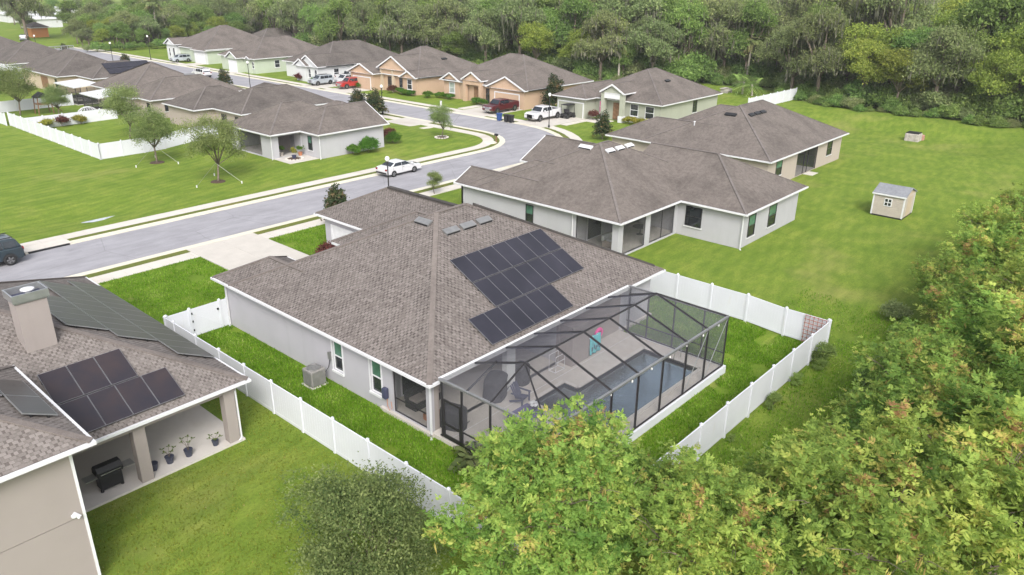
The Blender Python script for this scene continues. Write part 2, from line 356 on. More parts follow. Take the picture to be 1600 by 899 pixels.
for nm, x0, x1, y0, y1 in (('yard_lawn', -3.3, 0.5, -9.4, 18.3), ('yard_lawn', 0.5, 22.0, -9.4, -6.5), ('yard_lawn', 15.5, 22.0, -6.5, 6.0),
                           ('front_lawn', -3.2, 5.0, 18.4, 30.8), ('front_lawn', 10.65, 19.5, 24.0, 30.8)):
    grid_mesh(nm, rng(x0, x1, .9), rng(y0, y1, .9), M['yard_soil'], .012)
grid_mesh('wood_floor', np.concatenate([np.arange(104, 128, 2.), np.arange(130, 261, 10.)]), np.concatenate([np.arange(-140, 140, 4.), np.arange(140, 301, 10.)]), M['undergrowth'], .02,
          inside=lambda x, y: x > 111 + 3*noise.noise(Vector((y*.08, 0, 0))) - (8 if y > 60 else 0) + (8 if 34 < y < 56 else 0) + (0 if y < 150 else (y-150)*.15))
grid_mesh('wood_floor', np.arange(-8, 70, 2.), np.arange(-60, -10.9, 1.5), M['undergrowth'], .03,
          inside=lambda x, y: y < -14.5 - .03*x + 1.6*noise.noise(Vector((x*.2, y*.2, 7))) + (2.5 if x < 8 else 0))

CX, CY, RC = 46.2, 49.5, 12.35
PATH = [(x, CY-RC) for x in np.arange(-120, CX, 4.0)]
PATH += [(CX + RC*math.sin(a), CY - RC*math.cos(a)) for a in np.linspace(0, math.pi/2, 15)]
PATH += [(CX+RC, y) for y in list(np.arange(CY+4, 210, 6.0))]
PATH = [Vector(p) for p in PATH]
SL = [0.0]
for a, b in zip(PATH, PATH[1:]): SL.append(SL[-1] + (b-a).length)
def along(s):
    for i in range(len(PATH)-1):
        if s <= SL[i+1] or i == len(PATH)-2:
            t = (s-SL[i])/(SL[i+1]-SL[i]); p = PATH[i].lerp(PATH[i+1], t)
            d0 = (PATH[i+1]-PATH[max(i-1, 0)]).normalized(); d1 = (PATH[min(i+2, len(PATH)-1)]-PATH[i]).normalized()
            d = d0.lerp(d1, t).normalized(); return p, Vector((-d.y, d.x))
def strip(mb, s0, s1, o0, o1, z0, z1=None, step=2.0):
    n = max(1, int((s1-s0)/step)); P = []
    for i in range(n+1):
        p, nn = along(s0+(s1-s0)*i/n); P.append((p+nn*o0, p+nn*o1))
    if z1 is None:
        for a, b in zip(P, P[1:]): mb.quad((*a[0], z0), (*b[0], z0), (*b[1], z0), (*a[1], z0))
    else:
        k = len(mb.v)
        for a in P: mb.v += [(*a[0], z0), (*a[1], z0), (*a[1], z1), (*a[0], z1)]
        for i in range(n):
            q = k+i*4
            mb.f += [(q+j, q+(j+1)%4, q+4+(j+1)%4, q+4+j) for j in range(4)]
        mb.f += [(k,k+1,k+2,k+3), (k+n*4+3,k+n*4+2,k+n*4+1,k+n*4)]
    return mb
S0, S1 = 40.0, SL[-1]
struct(strip(MB(), S0, S1, -3.5, 3.5, .012), 'road', M['asphalt'], 'grey asphalt street bending between the two rows of houses')
for sg in (1, -1):
    a, b = sorted((sg*3.5, sg*3.95)); k = MB(); k2 = MB()
    strip(k, S0, S1, a, b, .0, .055); a, b = sorted((sg*3.95, sg*4.2)); strip(k, S0, S1, a, b, .0, .09)
    struct(k, 'kerb', M['kerb'])
    a, b = sorted((sg*4.2, sg*4.95)); struct(strip(MB(), S0, S1, a, b, .0, .06), 'verge', M['verge_grass'])
    sw = bpy.data.objects.new('sidewalk', None); COL.objects.link(sw); sw['kind'] = 'structure'
    a, b = sorted((sg*4.95, sg*6.35)); s = S0+60; n_sl = 0
    while s < S1-90:
        mb = strip(MB(), s+.008, s+1.642, a, b, .0, .055+random.Random(s).uniform(-.004, .004), 1.7); o = mb.build('slab', M['sidewalk'], sw); s += 1.65
    struct(strip(MB(), S0, S0+59.99, a, b, .0, .055), 'sidewalk_far_run', M['sidewalk']); struct(strip(MB(), s, S1, a, b, .0, .055), 'sidewalk_far_run', M['sidewalk'])
# driveways: panels side by side
def driveway(rows):
    dw = bpy.data.objects.new('driveway', None); COL.objects.link(dw); dw['kind'] = 'structure'
    for (x0, x1, y0, y1, nx, ny) in rows:
        for i in range(nx):
            for j in range(ny):
                a = x0+(x1-x0)*i/nx; c = y0+(y1-y0)*j/ny
                MB().box(a+.006, a+(x1-x0)/nx-.006, c+.006, c+(y1-y0)/ny-.006, -.05, .068+.002*((i+j)%2)).build('panel', M['driveway'], dw)
    return dw
driveway([(5.0, 10.65, 17.2, 33.3, 2, 6), (10.67, 12.2, 17.2, 24.0, 1, 2)])
driveway([(62.45, 71.6, 57.0, 63.4, 3, 2)]); driveway([(62.4, 72.0, 45.2, 50.6, 3, 2)]); driveway([(62.5, 68.3, 90.4, 96.8, 2, 2)]); driveway([(62.5, 78, 98.6, 103.9, 4, 2)])
driveway([(47.5, 54.7, 59.0, 64.6, 3, 2)]); driveway([(62.5, 65, 128, 133.5, 1, 2)]); driveway([(62.5, 68, 148, 152, 2, 1)]); driveway([(37, 43, 27.5, 33.3, 2, 2)]); driveway([(44, 54.7, 76, 81.5, 3, 2)]); driveway([(42, 54.7, 98, 103.5, 4, 2)]); driveway([(43, 54.7, 117, 122, 4, 2)]); driveway([(41.6, 54.7, 143, 148, 4, 2)])
# walk to the tan house, entry of the sage house
for x0, x1, y0, y1 in ((65.5, 71.5, 63.9, 65.2), (66, 73.2, 44.0, 45.0), (70.6, 73.6, 41.2, 44.0), (49.5, 52, 56.2, 57.2)):
    struct(MB().box(x0, x1, y0, y1, -.05, .06), 'front_walk', M['sidewalk'])
# stained older slab, kerb inlet with its dark slot
inl = thing('storm_inlet', 'concrete kerb inlet with a dark slot beside the dark blue SUV', 'storm drain', (-1.9, 40.9, 0))
MB().box(-3.6, -.3, 40.75, 42.0, .0, .17).build('lid', M['sidewalk'], inl, bevel=.03); MB().box(-3.4, -.5, 40.62, 40.78, .012, .14).build('slot', M['black'], inl)
wm = MB(); P = [(4.2+1.35*math.cos(t)*(1+.25*math.sin(3*t)), 46.9+.42*math.sin(t)*(1+.2*math.cos(2*t))) for t in np.linspace(0, 2*math.pi, 28, endpoint=False)]
wm.quad(*[(x, y, h(4.2, 46.9)+.05) for x, y in P]); struct(wm, 'puddle', M['puddle'], 'small shallow puddle in the grass swale beside the pavement')
# ================================================================ buildings
OV = .45
def hip_roof(T, rect, ze, s, rm, axis=None, gables=(), wallm=None, cap=True, gut=True, base=0.0, walls=True, drop=.19, near=None, ov=OV, capm='shingle_cap', inner=(), capw=.27):
    """hip (or gable) roof over the eave rectangle, with fascia, gutter, soffit and the walls below"""
    x0, x1, y0, y1 = rect
    W, D = x1-x0, y1-y0; gables = tuple(gables)+tuple(inner)
    if axis is None: axis = 'x' if W >= D else 'y'
    t = (D if axis == 'x' else W)/2; zr = ze+s*t
    if axis == 'x':
        ym = (y0+y1)/2
        A = (x0 if '-x' in gables else x0+t, ym, zr); B = (x1 if '+x' in gables else x1-t, ym, zr)
        faces = [[(x0,y0,ze),(x1,y0,ze),B,A], [(x1,y1,ze),(x0,y1,ze),A,B]]
        if '-x' not in gables: faces.append([(x0,y1,ze),(x0,y0,ze),A])
        if '+x' not in gables: faces.append([(x1,y0,ze),(x1,y1,ze),B])
    else:
        xm = (x0+x1)/2
        A = (xm, y0 if '-y' in gables else y0+t, zr); B = (xm, y1 if '+y' in gables else y1-t, zr)
        faces = [[(x1,y0,ze),(x1,y1,ze),B,A], [(x0,y1,ze),(x0,y0,ze),A,B]]
        if '-y' not in gables: faces.append([(x0,y0,ze),(x1,y0,ze),A])
        if '+y' not in gables: faces.append([(x1,y1,ze),(x0,y1,ze),B])
    mb = MB()
    for f in faces: mb.quad(*f)
    rf = mb.build('roof', M[rm], T)
    if cap:
        c = MB(); k = .03
        up_ = lambda p: (p[0], p[1], p[2]+k*.4)
        c.bar(up_(A), up_(B), capw, .05) if (Vector(A)-Vector(B)).length > .1 else None
        ends = {'x': {'-x': [(x0,y0,ze),(x0,y1,ze)], '+x': [(x1,y0,ze),(x1,y1,ze)]}, 'y': {'-y': [(x0,y0,ze),(x1,y0,ze)], '+y': [(x0,y1,ze),(x1,y1,ze)]}}[axis]
        for key, cs in ends.items():
            if key in gables: continue
            for q in cs: c.bar(up_(q), up_(A if key[0] == '-' else B), capw, .05)
        c.build('ridge_cap', M[capm], rf)
    fz0, fz1 = ze-drop, ze-.012
    fa = MB(); e = .035
    sides = {'-y': (x0+e, x1-e, y0, y0+e), '+y': (x0+e, x1-e, y1-e, y1), '-x': (x0, x0+e, y0, y1), '+x': (x1-e, x1, y0, y1)}
    for key, (a, b, c_, d) in sides.items():
        if key not in gables: fa.box(a, b, c_, d, fz0, fz1)
    gv = 1.0
    for g_ in gables:          # sloping rake boards
        if g_ in inner: continue
        if axis == 'x':
            xe = x0 if g_ == '-x' else x1
            for ya in (y0, y1): fa.bar((xe, ya, ze-.1), (xe, (y0+y1)/2, zr-.1), .09, .22)
        else:
            ye = y0 if g_ == '-y' else y1
            for xa in (x0, x1): fa.bar((xa, ye, ze-.1), ((x0+x1)/2, ye, zr-.1), .09, .22)
    fa.build('fascia', M['white_trim'], rf)
    if gut:
        gb = MB(); q = .11
        for key, (a, b, c_, d) in {'-y': (x0-q, x1+q, y0-q, y0-.003), '+y': (x0-q, x1+q, y1+.003, y1+q), '-x': (x0-q, x0-.003, y0, y1), '+x': (x1+.003, x1+q, y0, y1)}.items():
            if key not in gables: gb.box(a, b, c_, d, ze-.135, ze-.015)
        if gb.v: gb.build('gutter', M['white_trim'], rf)
    MB().quad((x0+.04,y0+.04,fz0+.02),(x1-.04,y0+.04,fz0+.02),(x1-.04,y1-.04,fz0+.02),(x0+.04,y1-.04,fz0+.02)).build('soffit', M['white_trim'], rf)
    if walls and wallm:
        MB().box(x0+ov, x1-ov, y0+ov, y1-ov, base-.3, fz0+.03).build('wall', M[wallm], T)
    if wallm:
        for g_ in gables:
            if g_ in inner: continue
            gm = MB(); i = .3
            if axis == 'x':
                xe = x0+i if g_ == '-x' else x1-i
                gm.poly_prism([(y0+.3, fz0+.03), (y1-.3, fz0+.03), ((y0+y1)/2, zr-.18)], 0, xe, xe+(.15 if g_ == '-x' else -.15))
            else:
                ye = y0+i if g_ == '-y' else y1-i
                gm.poly_prism([(x0+.3, fz0+.03), (x1-.3, fz0+.03), ((x0+x1)/2, zr-.18)], 1, ye, ye+(.15 if g_ == '-y' else -.15))
            gm.build('gable_wall', M[wallm], T)
    return rf, faces
def wall_holes(mb, ax, c0, c1, a0, a1, z0, z1, holes):
    """wall slab between planes c0..c1 of axis ax, running a0..a1, with rectangular holes (a,b,z,z)"""
    As = sorted({a0, a1, *[v for q in holes for v in q[:2]]}); Zs = sorted({z0, z1, *[v for q in holes for v in q[2:]]})
    for i in range(len(As)-1):
        for j in range(len(Zs)-1):
            ca, cz = (As[i]+As[i+1])/2, (Zs[j]+Zs[j+1])/2
            if any(q[0] < ca < q[1] and q[2] < cz < q[3] for q in holes): continue
            if ax == 0: mb.box(c0, c1, As[i], As[i+1], Zs[j], Zs[j+1])
            else: mb.box(As[i], As[i+1], c0, c1, Zs[j], Zs[j+1])
    return mb
def window(T, ax, c, out, a0, a1, z0, z1, frame='white_trim', pane='glass_dark', upper=None, sill=True, mid=True, vert=False, fw_=.06, grille=0):
    """sash window standing on a wall plane; out = +1/-1 is the outward direction"""
    def bx(mb, a, b, z, zz, d0, d1):
        lo, hi = sorted((c+out*d0, c+out*d1))
        return mb.box(lo, hi, a, b, z, zz) if ax == 0 else mb.box(a, b, lo, hi, z, zz)
    f = MB()
    bx(f, a0, a0+fw_, z0, z1, -.05, .05); bx(f, a1-fw_, a1, z0, z1, -.05, .05)
    bx(f, a0+fw_, a1-fw_, z0, z0+fw_, -.05, .05); bx(f, a0+fw_, a1-fw_, z1-fw_, z1, -.05, .05)
    zm = (z0+z1)/2
    if mid: bx(f, a0+fw_, a1-fw_, zm-.03, zm+.03, -.05, .045)
    if vert: bx(f, (a0+a1)/2-.03, (a0+a1)/2+.03, z0+fw_, z1-fw_, -.05, .045)
    W = f.build('window', M[frame], T)
    zs = [(z0+fw_, zm-.03), (zm+.03, z1-fw_)] if mid else [(z0+fw_, z1-fw_)]
    for k, (p, q) in enumerate(zs):
        bx(MB(), a0+fw_, a1-fw_, p, q, -.03, .012).build('pane', M[upper if (k == 1 and upper) else pane], W)
    if sill: bx(MB(), a0-.08, a1+.08, z0-.09, z0, -.02, .09).build('sill', M['white_trim'], W)
    return W
def garage_door(T, ax, c, out, a0, a1, z0, z1, m='white_trim', trim='white_trim', rows=4, cols=1):
    def bx(mb, a, b, z, zz, d0, d1):
        lo, hi = sorted((c+out*d0, c+out*d1)); return mb.box(lo, hi, a, b, z, zz) if ax == 0 else mb.box(a, b, lo, hi, z, zz)
    f = MB(); bx(f, a0-.14, a0, z0, z1, -.02, .06); bx(f, a1, a1+.14, z0, z1, -.02, .06); bx(f, a0-.14, a1+.14, z1, z1+.16, -.02, .06)
    D = f.build('garage_door', M[trim], T); hh = (z1-z0)/rows
    for i in range(rows): bx(MB(), a0, a1, z0+i*hh+.006, z0+(i+1)*hh-.006, -.05, .02).build('door_panel', M[m], D)
    return D
def downspout(T, x, y, z0, z1):
    MB().box(x-.04, x+.04, y-.04, y+.04, z0, z1).bar((x, y, z0+.05), (x-.15, y-.15, z0), .08, .08).build('downspout', M['white_trim'], T)
def vent(T, x, y, z, ax, s, L=1.05, m='grey_metal', sgn=1):
    """low roof vent lying on a slope; ax = axis along which it is long"""
    mb = MB()
    if ax == 'x':
        k = .32*s*sgn
        mb.v += [(x, y, z+.03),(x+L, y, z+.03),(x+L, y+.36*sgn, z+.06+k*1.05),(x, y+.36*sgn, z+.06+k*1.05),(x, y, z+.15),(x+L, y, z+.15),(x+L, y+.36*sgn, z+.17+abs(k)),(x, y+.36*sgn, z+.17+abs(k))]
    else:
        k = .32*s
        mb.v += [(x, y, z+.03),(x, y+L, z+.03),(x+.36*sgn, y+L, z+.06+k),(x+.36*sgn, y, z+.06+k),(x, y, z+.15),(x, y+L, z+.15),(x+.36*sgn, y+L, z+.17+k),(x+.36*sgn, y, z+.17+k)]
    mb.f += [(0,1,5,4),(1,2,6,5),(2,3,7,6),(3,0,4,7),(4,5,6,7),(3,2,1,0)]
    o = mb.build('roof_vent', M[m], T)
    l_ = MB(); (l_.box(x+.05, x+L-.05, y-.012*sgn, y-.002*sgn, z+.04, z+.12) if ax == 'x' else l_.box(x-.012*sgn, x-.002*sgn, y+.05, y+L-.05, z+.04, z+.12)); l_.build('louvre', M['black'], o)
rs = random.Random(5)
def shingles(T, polys, m, expo=.145, per=.25, dark=.09, seed=1, name='shingles', thick=.014):
    """laid shingle tabs on roof planes, joined into one part; polys are planar convex outlines whose first edge is the eave"""
    rr = np.random.RandomState(seed); V = []; F = []; tone = []
    for P in polys:
        P = [Vector(p) for p in P]; e = (P[1]-P[0]).normalized(); nrm = (P[1]-P[0]).cross(P[2]-P[0]).normalized()
        if nrm.z < 0: nrm = -nrm; 
        u = nrm.cross(e).normalized()
        if u.z < 0: u = -u
        uv = [((p-P[0]).dot(e), (p-P[0]).dot(u)) for p in P]
        vmax = max(q[1] for q in uv); nrow = int(vmax/expo)
        def span(vv):
            xs_ = []
            for (a, b), (c, d) in zip(uv, uv[1:]+uv[:1]):
                if (b-vv)*(d-vv) < 0 or (b == vv) != (d == vv): xs_.append(a+(c-a)*(vv-b)/(d-b))
            return (min(xs_), max(xs_)) if len(xs_) >= 2 else None
        for r_ in range(nrow):
            v0 = r_*expo; sp_ = span(v0+expo*.5)
            if not sp_: continue
            end = sp_[1]; a0 = math.floor(sp_[0]/per-1)*per+(r_ % 2)*per*.5
            edges = []
            for k in range(int((end-a0)/per)+2): edges += [a0+k*per+rr.uniform(-.03, .03), a0+(k+1)*per-dark*rr.uniform(.35, 1.35)]
            for k in range(len(edges)-1):
                s_, e_ = max(edges[k], sp_[0]), min(edges[k+1], end); hi = k % 2 == 0
                if e_-s_ < .015: continue
                t = thick if hi else thick*.3; n0 = len(V)
                for (x, y, z) in ((s_, v0, t), (e_, v0, t), (e_, v0+expo*1.05, t*.2+.002), (s_, v0+expo*1.05, t*.2+.002), (s_, v0, -.004), (e_, v0, -.004)):
                    q = P[0]+e*x+u*y+nrm*z; V.append((q.x, q.y, q.z))
                F.append((n0,n0+1,n0+2,n0+3)); F.append((n0+4,n0+5,n0+1,n0))
                tn = (rr.uniform(.46,.76) if hi else rr.uniform(.12,.52)); tone += [tn, tn*.5]
    mb = MB(); org = ORG[T.name]
    me = bpy.data.meshes.new(name); me.from_pydata([(p[0]-org[0], p[1]-org[1], p[2]-org[2]) for p in V], [], F); me.materials.append(m)
    at = me.attributes.new('tone', 'FLOAT', 'FACE'); at.data.foreach_set('value', tone)
    o = bpy.data.objects.new(name, me); COL.objects.link(o); o.parent = T; o['kind'] = 'stuff'; return o

# ---------------------------------------------------------------- the main house
ZE = 3.07
H = thing('grey_house', 'grey stucco house with brown shingle hip roof, dark solar panels and pool cage behind', 'house', (9.5, 9, 0))
roofs = []
rf, f1 = hip_roof(H, (0, 19.35, 0, 17), ZE, .5, 'shingle', walls=False)
rf2, f2 = hip_roof(H, (0.003, 4.9, 13.0, 18.83), ZE-.003, .5, 'shingle', axis='y', wallm='stucco_grey', walls=False, inner=('-y',))
rf3, f3 = hip_roof(H, (11.73, 19.345, 10, 25.36), ZE-.006, .5, 'shingle', axis='y', wallm='stucco_grey', walls=False)
rf4, f4 = hip_roof(H, (8.0, 16.0, 10.5, 18.2), 3.45, .5, 'shingle', axis='y', gut=False, inner=('-y',))
w0 = ZE-.003
shingles(H, [f1[0], f1[2], [(.003,18.83,w0),(.003,16.9,w0),(2.45,14.5,w0+1.225),(2.45,16.38,w0+1.225)], [(4.9,16.6,w0),(4.9,18.83,w0),(2.45,16.38,w0+1.225),(2.45,14.3,w0+1.225)], f3[1], f4[1]], M['shingle'], seed=3)
# dark vented ridge strips that show against the street
MB().bar((15.54, 13.0, 5.08), (15.54, 21.3, 5.08), .34, .12).build('ridge_vent', M['grime'], rf3); MB().bar((11.2, 8.3, 7.3), (18.9, .4, 3.35), .2, .09).build('ridge_vent', M['grime'], rf)
# walls
wl = MB(); holes = [(7.05,7.85,.8,2.45), (3.98,4.8,.72,2.48), (.78,3.13,.22,2.66)]
wall_holes(wl, 0, .45, .65, .45, 18.38, -.3, 2.9, holes)
wl.box(18.7, 18.9, .65, 24.9, -.3, 2.9).box(12.18, 12.38, 16.4, 24.9, -.3, 2.9).box(12.38, 18.7, 24.7, 24.9, -.3, 2.9).box(.65, 4.4, 18.18, 18.38, -.3, 2.9).box(4.4, 12.18, 16.3, 16.5, -.3, 2.9).box(4.2, 4.4, 16.5, 18.38, -.3, 2.9)
wl.build('wall', M['stucco_grey'], H)
rw_ = wall_holes(MB(), 1, .45, .65, .65, 15.5, -.3, 2.9, [(.95,5.55,.2,2.62), (6.1,9.75,.2,2.62)]); rw_.box(9.85, 11.35, -.38, .447, -.1, 2.5); rw_.build('rear_wall', M['stucco_taupe'], H); MB().box(15.5, 18.7, .45, .65, -.3, 2.9).build('rear_wall', M['stucco_grey'], H)  # span inside the cage: screen shade put into the wall colour as taupe
MB().box(5.5, 6.15, .4, .7, .2, 2.88).build('porch_column', M['stucco_white'], H)
iw = MB()
iw.box(.66, 9.75, 3.95, 4.1, .2, 2.88).box(9.75, 9.9, .66, 4.1, .2, 2.88); iw.build('lanai_wall', M['stucco_lightgrey'], H)
MB().box(.3, 18.9, .3, 4.0, -.3, .2).build('lanai_floor', M['pool_deck'], H)
for a in (7.05, 3.98):
    b_, z0, z1 = (a+.8, .8, 2.45) if a > 5 else (a+.82, .72, 2.48)
    window(H, 0, .55, -1, a, b_, z0, z1, upper='glass_green', pane='glass_dark', sill=False)
    MB().box(.36, .5, a-.08, b_+.08, z0-.12, z0-.003).build('sill', M['white_trim'], H)
    MB().box(.425, .449, a-.1, a-.002, z0-.003, z1+.1).box(.425, .449, b_+.002, b_+.1, z0-.003, z1+.1).box(.425, .449, a, b_, z1+.002, z1+.1).build('window_trim', M['white_trim'], H)
sc = MB(); sc.box(.52, .56, .78, .83, .22, 2.66).box(.52, .56, 3.08, 3.13, .22, 2.66).box(.52, .56, .83, 3.08, .22, .27).box(.52, .56, .83, 3.08, 2.6, 2.66).box(.52,.56,.83,3.08,.95,1.0)
F_ = sc.build('lanai_frame', M['bronze'], H); MB().quad((.54,.83,.27),(.54,3.08,.27),(.54,3.08,2.6),(.54,.83,2.6)).build('screen', M['lanai_screen'], F_)
for a, b_ in ((1.6, 3.0), (3.02, 4.4), (5.2, 6.6), (6.62, 8.0)):
    window(H, 1, 3.95, -1, a, b_, .22, 2.4, frame='white_trim', mid=False, sill=False)
garage_door(H, 0, 12.18, -1, 18.9, 24.0, 0, 2.2, rows=4)
downspout(H, .34, .36, .0, 2.9); downspout(H, .36, 18.2, .0, 2.9)
for x in (7.68, 8.98, 10.28): vent(H, x, 6.82, 3.07+3.41, 'x', .5)
vent(H, 7.42, 8.05, 3.07+3.71, 'y', .5, 1.15)
ch = thing('wall_charger', 'dark blue box with a looping cable on the grey side wall', 'charger', (.4, 3.55, .9))
MB().box(.2, .44, 3.42, 3.72, .82, 1.4).build('case', M['navy'], ch, bevel=.06); MB().tube([(.36,3.5,.85),(.3,3.42,.5),(.32,3.3,.25),(.4,3.2,.4),(.43,3.3,.7)], .015, 6).build('cable', M['terracotta'], ch)
ac = thing('air_conditioner', 'grey air conditioner on the grass beside the grey side wall', 'air conditioner', (-.35, 8.5, 0))
c = MB(); c.box(-.78, .08, 8.08, 8.92, .05, .95)
c.build('casing', M['ac_grey'], ac, bevel=.06)
for i in range(9): MB().box(-.792, -.781, 8.14+i*.08, 8.18+i*.08, .12, .86).build('fin', M['grey_metal'], ac); MB().box(-.72+i*.08, -.68+i*.08, 8.069, 8.079, .12, .86).build('fin', M['grey_metal'], ac)
MB().lathe((-.35, 8.5, .953), [(.36,0),(.36,.05),(.30,.05),(.30,.01)], 20).build('fan_guard', M['grey_metal'], ac); MB().lathe((-.35, 8.5, .956), [(.29,0),(.29,.006)], 20).build('fan_well', M['black'], ac); MB().box(-.45,-.25,8.42,8.58,.96,.99).build('fan_hub', M['grey_metal'], ac)
MB().box(.3, .449, 7.95, 8.12, 1.35, 1.75).build('disconnect_box', M['grey_metal'], ac); MB().tube([(.37,8.03,1.35),(.3,8.1,.9),(.05,8.2,.55)], .02, 6).build('pipe', M['black'], ac)
pl = MB().box(-.85, .15, 8.0, 9.0, -.1, .05).build('pad', M['patio'], ac)
# ---------------------------------------------------------------- solar panels on the main roof
def panel_grid(T, cells, pos, m, fr='black'):
    """cells: list of (a0,a1,b0,b1); pos(a,b,k) -> point k above the roof"""
    for (a0, a1, b0, b1) in cells:
        g_ = .008
        fm = MB(); P = [(a0+g_, b0+g_), (a1-g_, b0+g_), (a1-g_, b1-g_), (a0+g_, b1-g_)]
        fm.v = [pos(a, b, .10) for a, b in P]+[pos(a, b, .145) for a, b in P]; fm.f = [(3,2,1,0),(4,5,6,7)]+[(i,(i+1)%4,4+(i+1)%4,4+i) for i in range(4)]
        o = fm.build('panel', M['galv'] if fr == 'galv' else M[fr], T)
        q = .014; P = [(a0+g_+q, b0+g_+q), (a1-g_-q, b0+g_+q), (a1-g_-q, b1-g_-q), (a0+g_+q, b1-g_-q)]
        MB().quad(*[pos(a, b, .1475) for a, b in P]).build('glass', M[m], o)
    u = MB()
    for (a0, a1, b0, b1) in cells:
        for t in (.25, .75):
            bb = b0+(b1-b0)*t; u.bar(pos(a0, bb, .05), pos(a1, bb, .05), .05, .1)
    u.build('rail', M['black'], T)
SA = thing('solar_array', 'twenty dark solar panels in three rows on the grey house roof above the pool', 'solar panels', (10, 3, 4.5))
cn = 1/math.sqrt(1.25)
posr = lambda x, y, k: (x, y-.5*cn*k, 3.07+.5*y+cn*k)
cells = [(6.37+i*1.058, 6.37+(i+1)*1.058, 3.68, 5.32) for i in range(7)] + [(6.37+i*1.058, 6.37+(i+1)*1.058, 2.0, 3.64) for i in range(7)] + [(4.33+i*1.058, 4.33+(i+1)*1.058, .32, 1.96) for i in range(6)]
panel_grid(SA, cells, posr, 'solar', 'frame_grey')
# ---------------------------------------------------------------- pool deck, pool, cage
DK = .2
def sheet(name, pts, m, z, kind='structure'):
    o = MB().quad(*[(x, y, z) for x, y in pts]).build(name, m); o['kind'] = kind; return o
PX0, PX1, PY0, PY1 = 5.6, 14.48, -5.6, -1.95
dk = MB()
dk.box(.45, PX0, -6.4, .3, -.4, DK).box(PX0, PX1, -6.4, PY0, -.4, DK).box(PX1, 15.45, -6.4, .3, -.4, DK).box(PX0, 8.35, -1.05, .3, -.4, DK).box(8.35, PX1, PY1, .3, -.4, DK)
o = struct(dk, 'pool_deck', M['pool_deck'], 'pale textured concrete deck around the swimming pool')
for yy in (-.55,):
    MB().box(.6, 15.3, yy-.01, yy+.01, DK-.01, DK+.004).build('joint', M['white_trim'], o)
PL = thing('swimming_pool', 'dark teal swimming pool inside the screened cage', 'pool', (10, -3.8, 0))
bs = MB(); zb = -1.3
L_ = [(PX0,PY0),(PX1,PY0),(PX1,PY1),(8.35,PY1),(8.35,-1.05),(PX0,-1.05)]
for a, b_ in zip(L_, L_[1:]+L_[:1]): bs.quad((*a, zb), (*b_, zb), (*b_, DK+.03), (*a, DK+.03))
bs.quad(*[(x, y, zb) for x, y in L_]); bs.build('basin', M['pool_shell'], PL)
MB().box(12.2, PX1-.02, -3.1, PY1-.02, zb, -.25).build('ledge', M['pool_shelf'], PL); MB().box(PX0+.02, 7.4, -2.6, -1.07, zb, -.3).build('ledge', M['pool_shelf'], PL)
MB().quad(*[(x, y, .06) for x, y in L_]).build('water', M['pool_water'], PL)
cp = MB()
for a, b_ in zip(L_, L_[1:]+L_[:1]): cp.bar((*a, DK+.012), (*b_, DK+.012), .22, .035)
cp.build('coping', M['patio'], PL)
hr = MB(); hr.tube([(14.9,-4.1,DK),(14.9,-4.1,1.05),(14.3,-4.1,.95),(14.1,-4.1,.3)], .022, 8); hr.build('handrail', M['chrome'], PL)
CG = thing('pool_cage', 'dark framed screen enclosure over the pool behind the grey house', 'pool cage', (8, -3.2, DK))
fx = [2.68, 4.8, 6.9, 9.0, 11.2, 13.25]; EZ, RZ, RY = 3.2, 4.27, -3.2; X0, X1, Y0, Y1 = .5, 15.4, -6.35, -.1
def beam(a, b_, w_=.055, hh=.1, name='beam', m='bronze'): return MB().bar(a, b_, w_, hh).build(name, M[m], CG)
for x in fx:
    beam((x, Y1, EZ-.05), (x, RY, RZ)); beam((x, RY, RZ), (x, Y0, EZ)); beam((x, Y0, DK+.1), (x, Y0, EZ), .1, .055, 'post')
beam((fx[0], RY, RZ), (fx[-1], RY, RZ), .05, .09, 'ridge_beam')
beam((X0, Y0, EZ), (X1, Y0, EZ), .12, .10, 'eave_beam', 'grey_metal'); beam((X0, Y0, EZ), (X0, Y1, EZ), .12, .10, 'eave_beam', 'grey_metal'); beam((X1, Y0, EZ), (X1, Y1, EZ), .12, .10, 'eave_beam', 'grey_metal'); beam((X0, Y1, EZ-.02), (X1, Y1, EZ-.02), .15, .12, 'gutter_beam', 'white_trim')
for (X, fxe) in ((X0, fx[0]), (X1, fx[-1])):
    for yy in (Y0, RY, -1.78): beam((X, yy, EZ), (fxe, RY if yy != -1.78 else -1.55, RZ if yy != -1.78 else RZ-.52), .05, .09)
    for yy in (Y0, -5.0, RY, -1.5, -.25): beam((X, yy, DK+.1), (X, yy, EZ), .055, .1, 'post')
    for zz in (DK+.12, 1.05): beam((X, Y0, zz), (X, Y1, zz), .05, .06, 'rail')
beam((X0, Y0, DK+.12), (X1, Y0, DK+.12), .05, .06, 'rail')
beam((11.3, Y0-.03, DK+.2), (13.2, Y0-.03, EZ-.1), .03, .02, 'brace', 'galv'); beam((13.3, Y0-.03, DK+.2), (15.3, Y0-.03, EZ-.1), .03, .02, 'brace', 'galv')
xe = [X0]+fx+[X1]
for a, b_ in zip(fx, fx[1:]):
    for p in ([(a,Y1,EZ),(b_,Y1,EZ),(b_,RY,RZ),(a,RY,RZ)], [(a,RY,RZ),(b_,RY,RZ),(b_,Y0,EZ),(a,Y0,EZ)]): MB().quad(*p).build('screen', M['screen_slope_dim' if p[0][1] == Y1 else 'screen_mesh'], CG)
for a, b_ in zip(xe, xe[1:]): MB().quad((a,Y0,DK+.1),(b_,Y0,DK+.1),(b_,Y0,EZ),(a,Y0,EZ)).build('screen', M['screen_mesh'], CG)
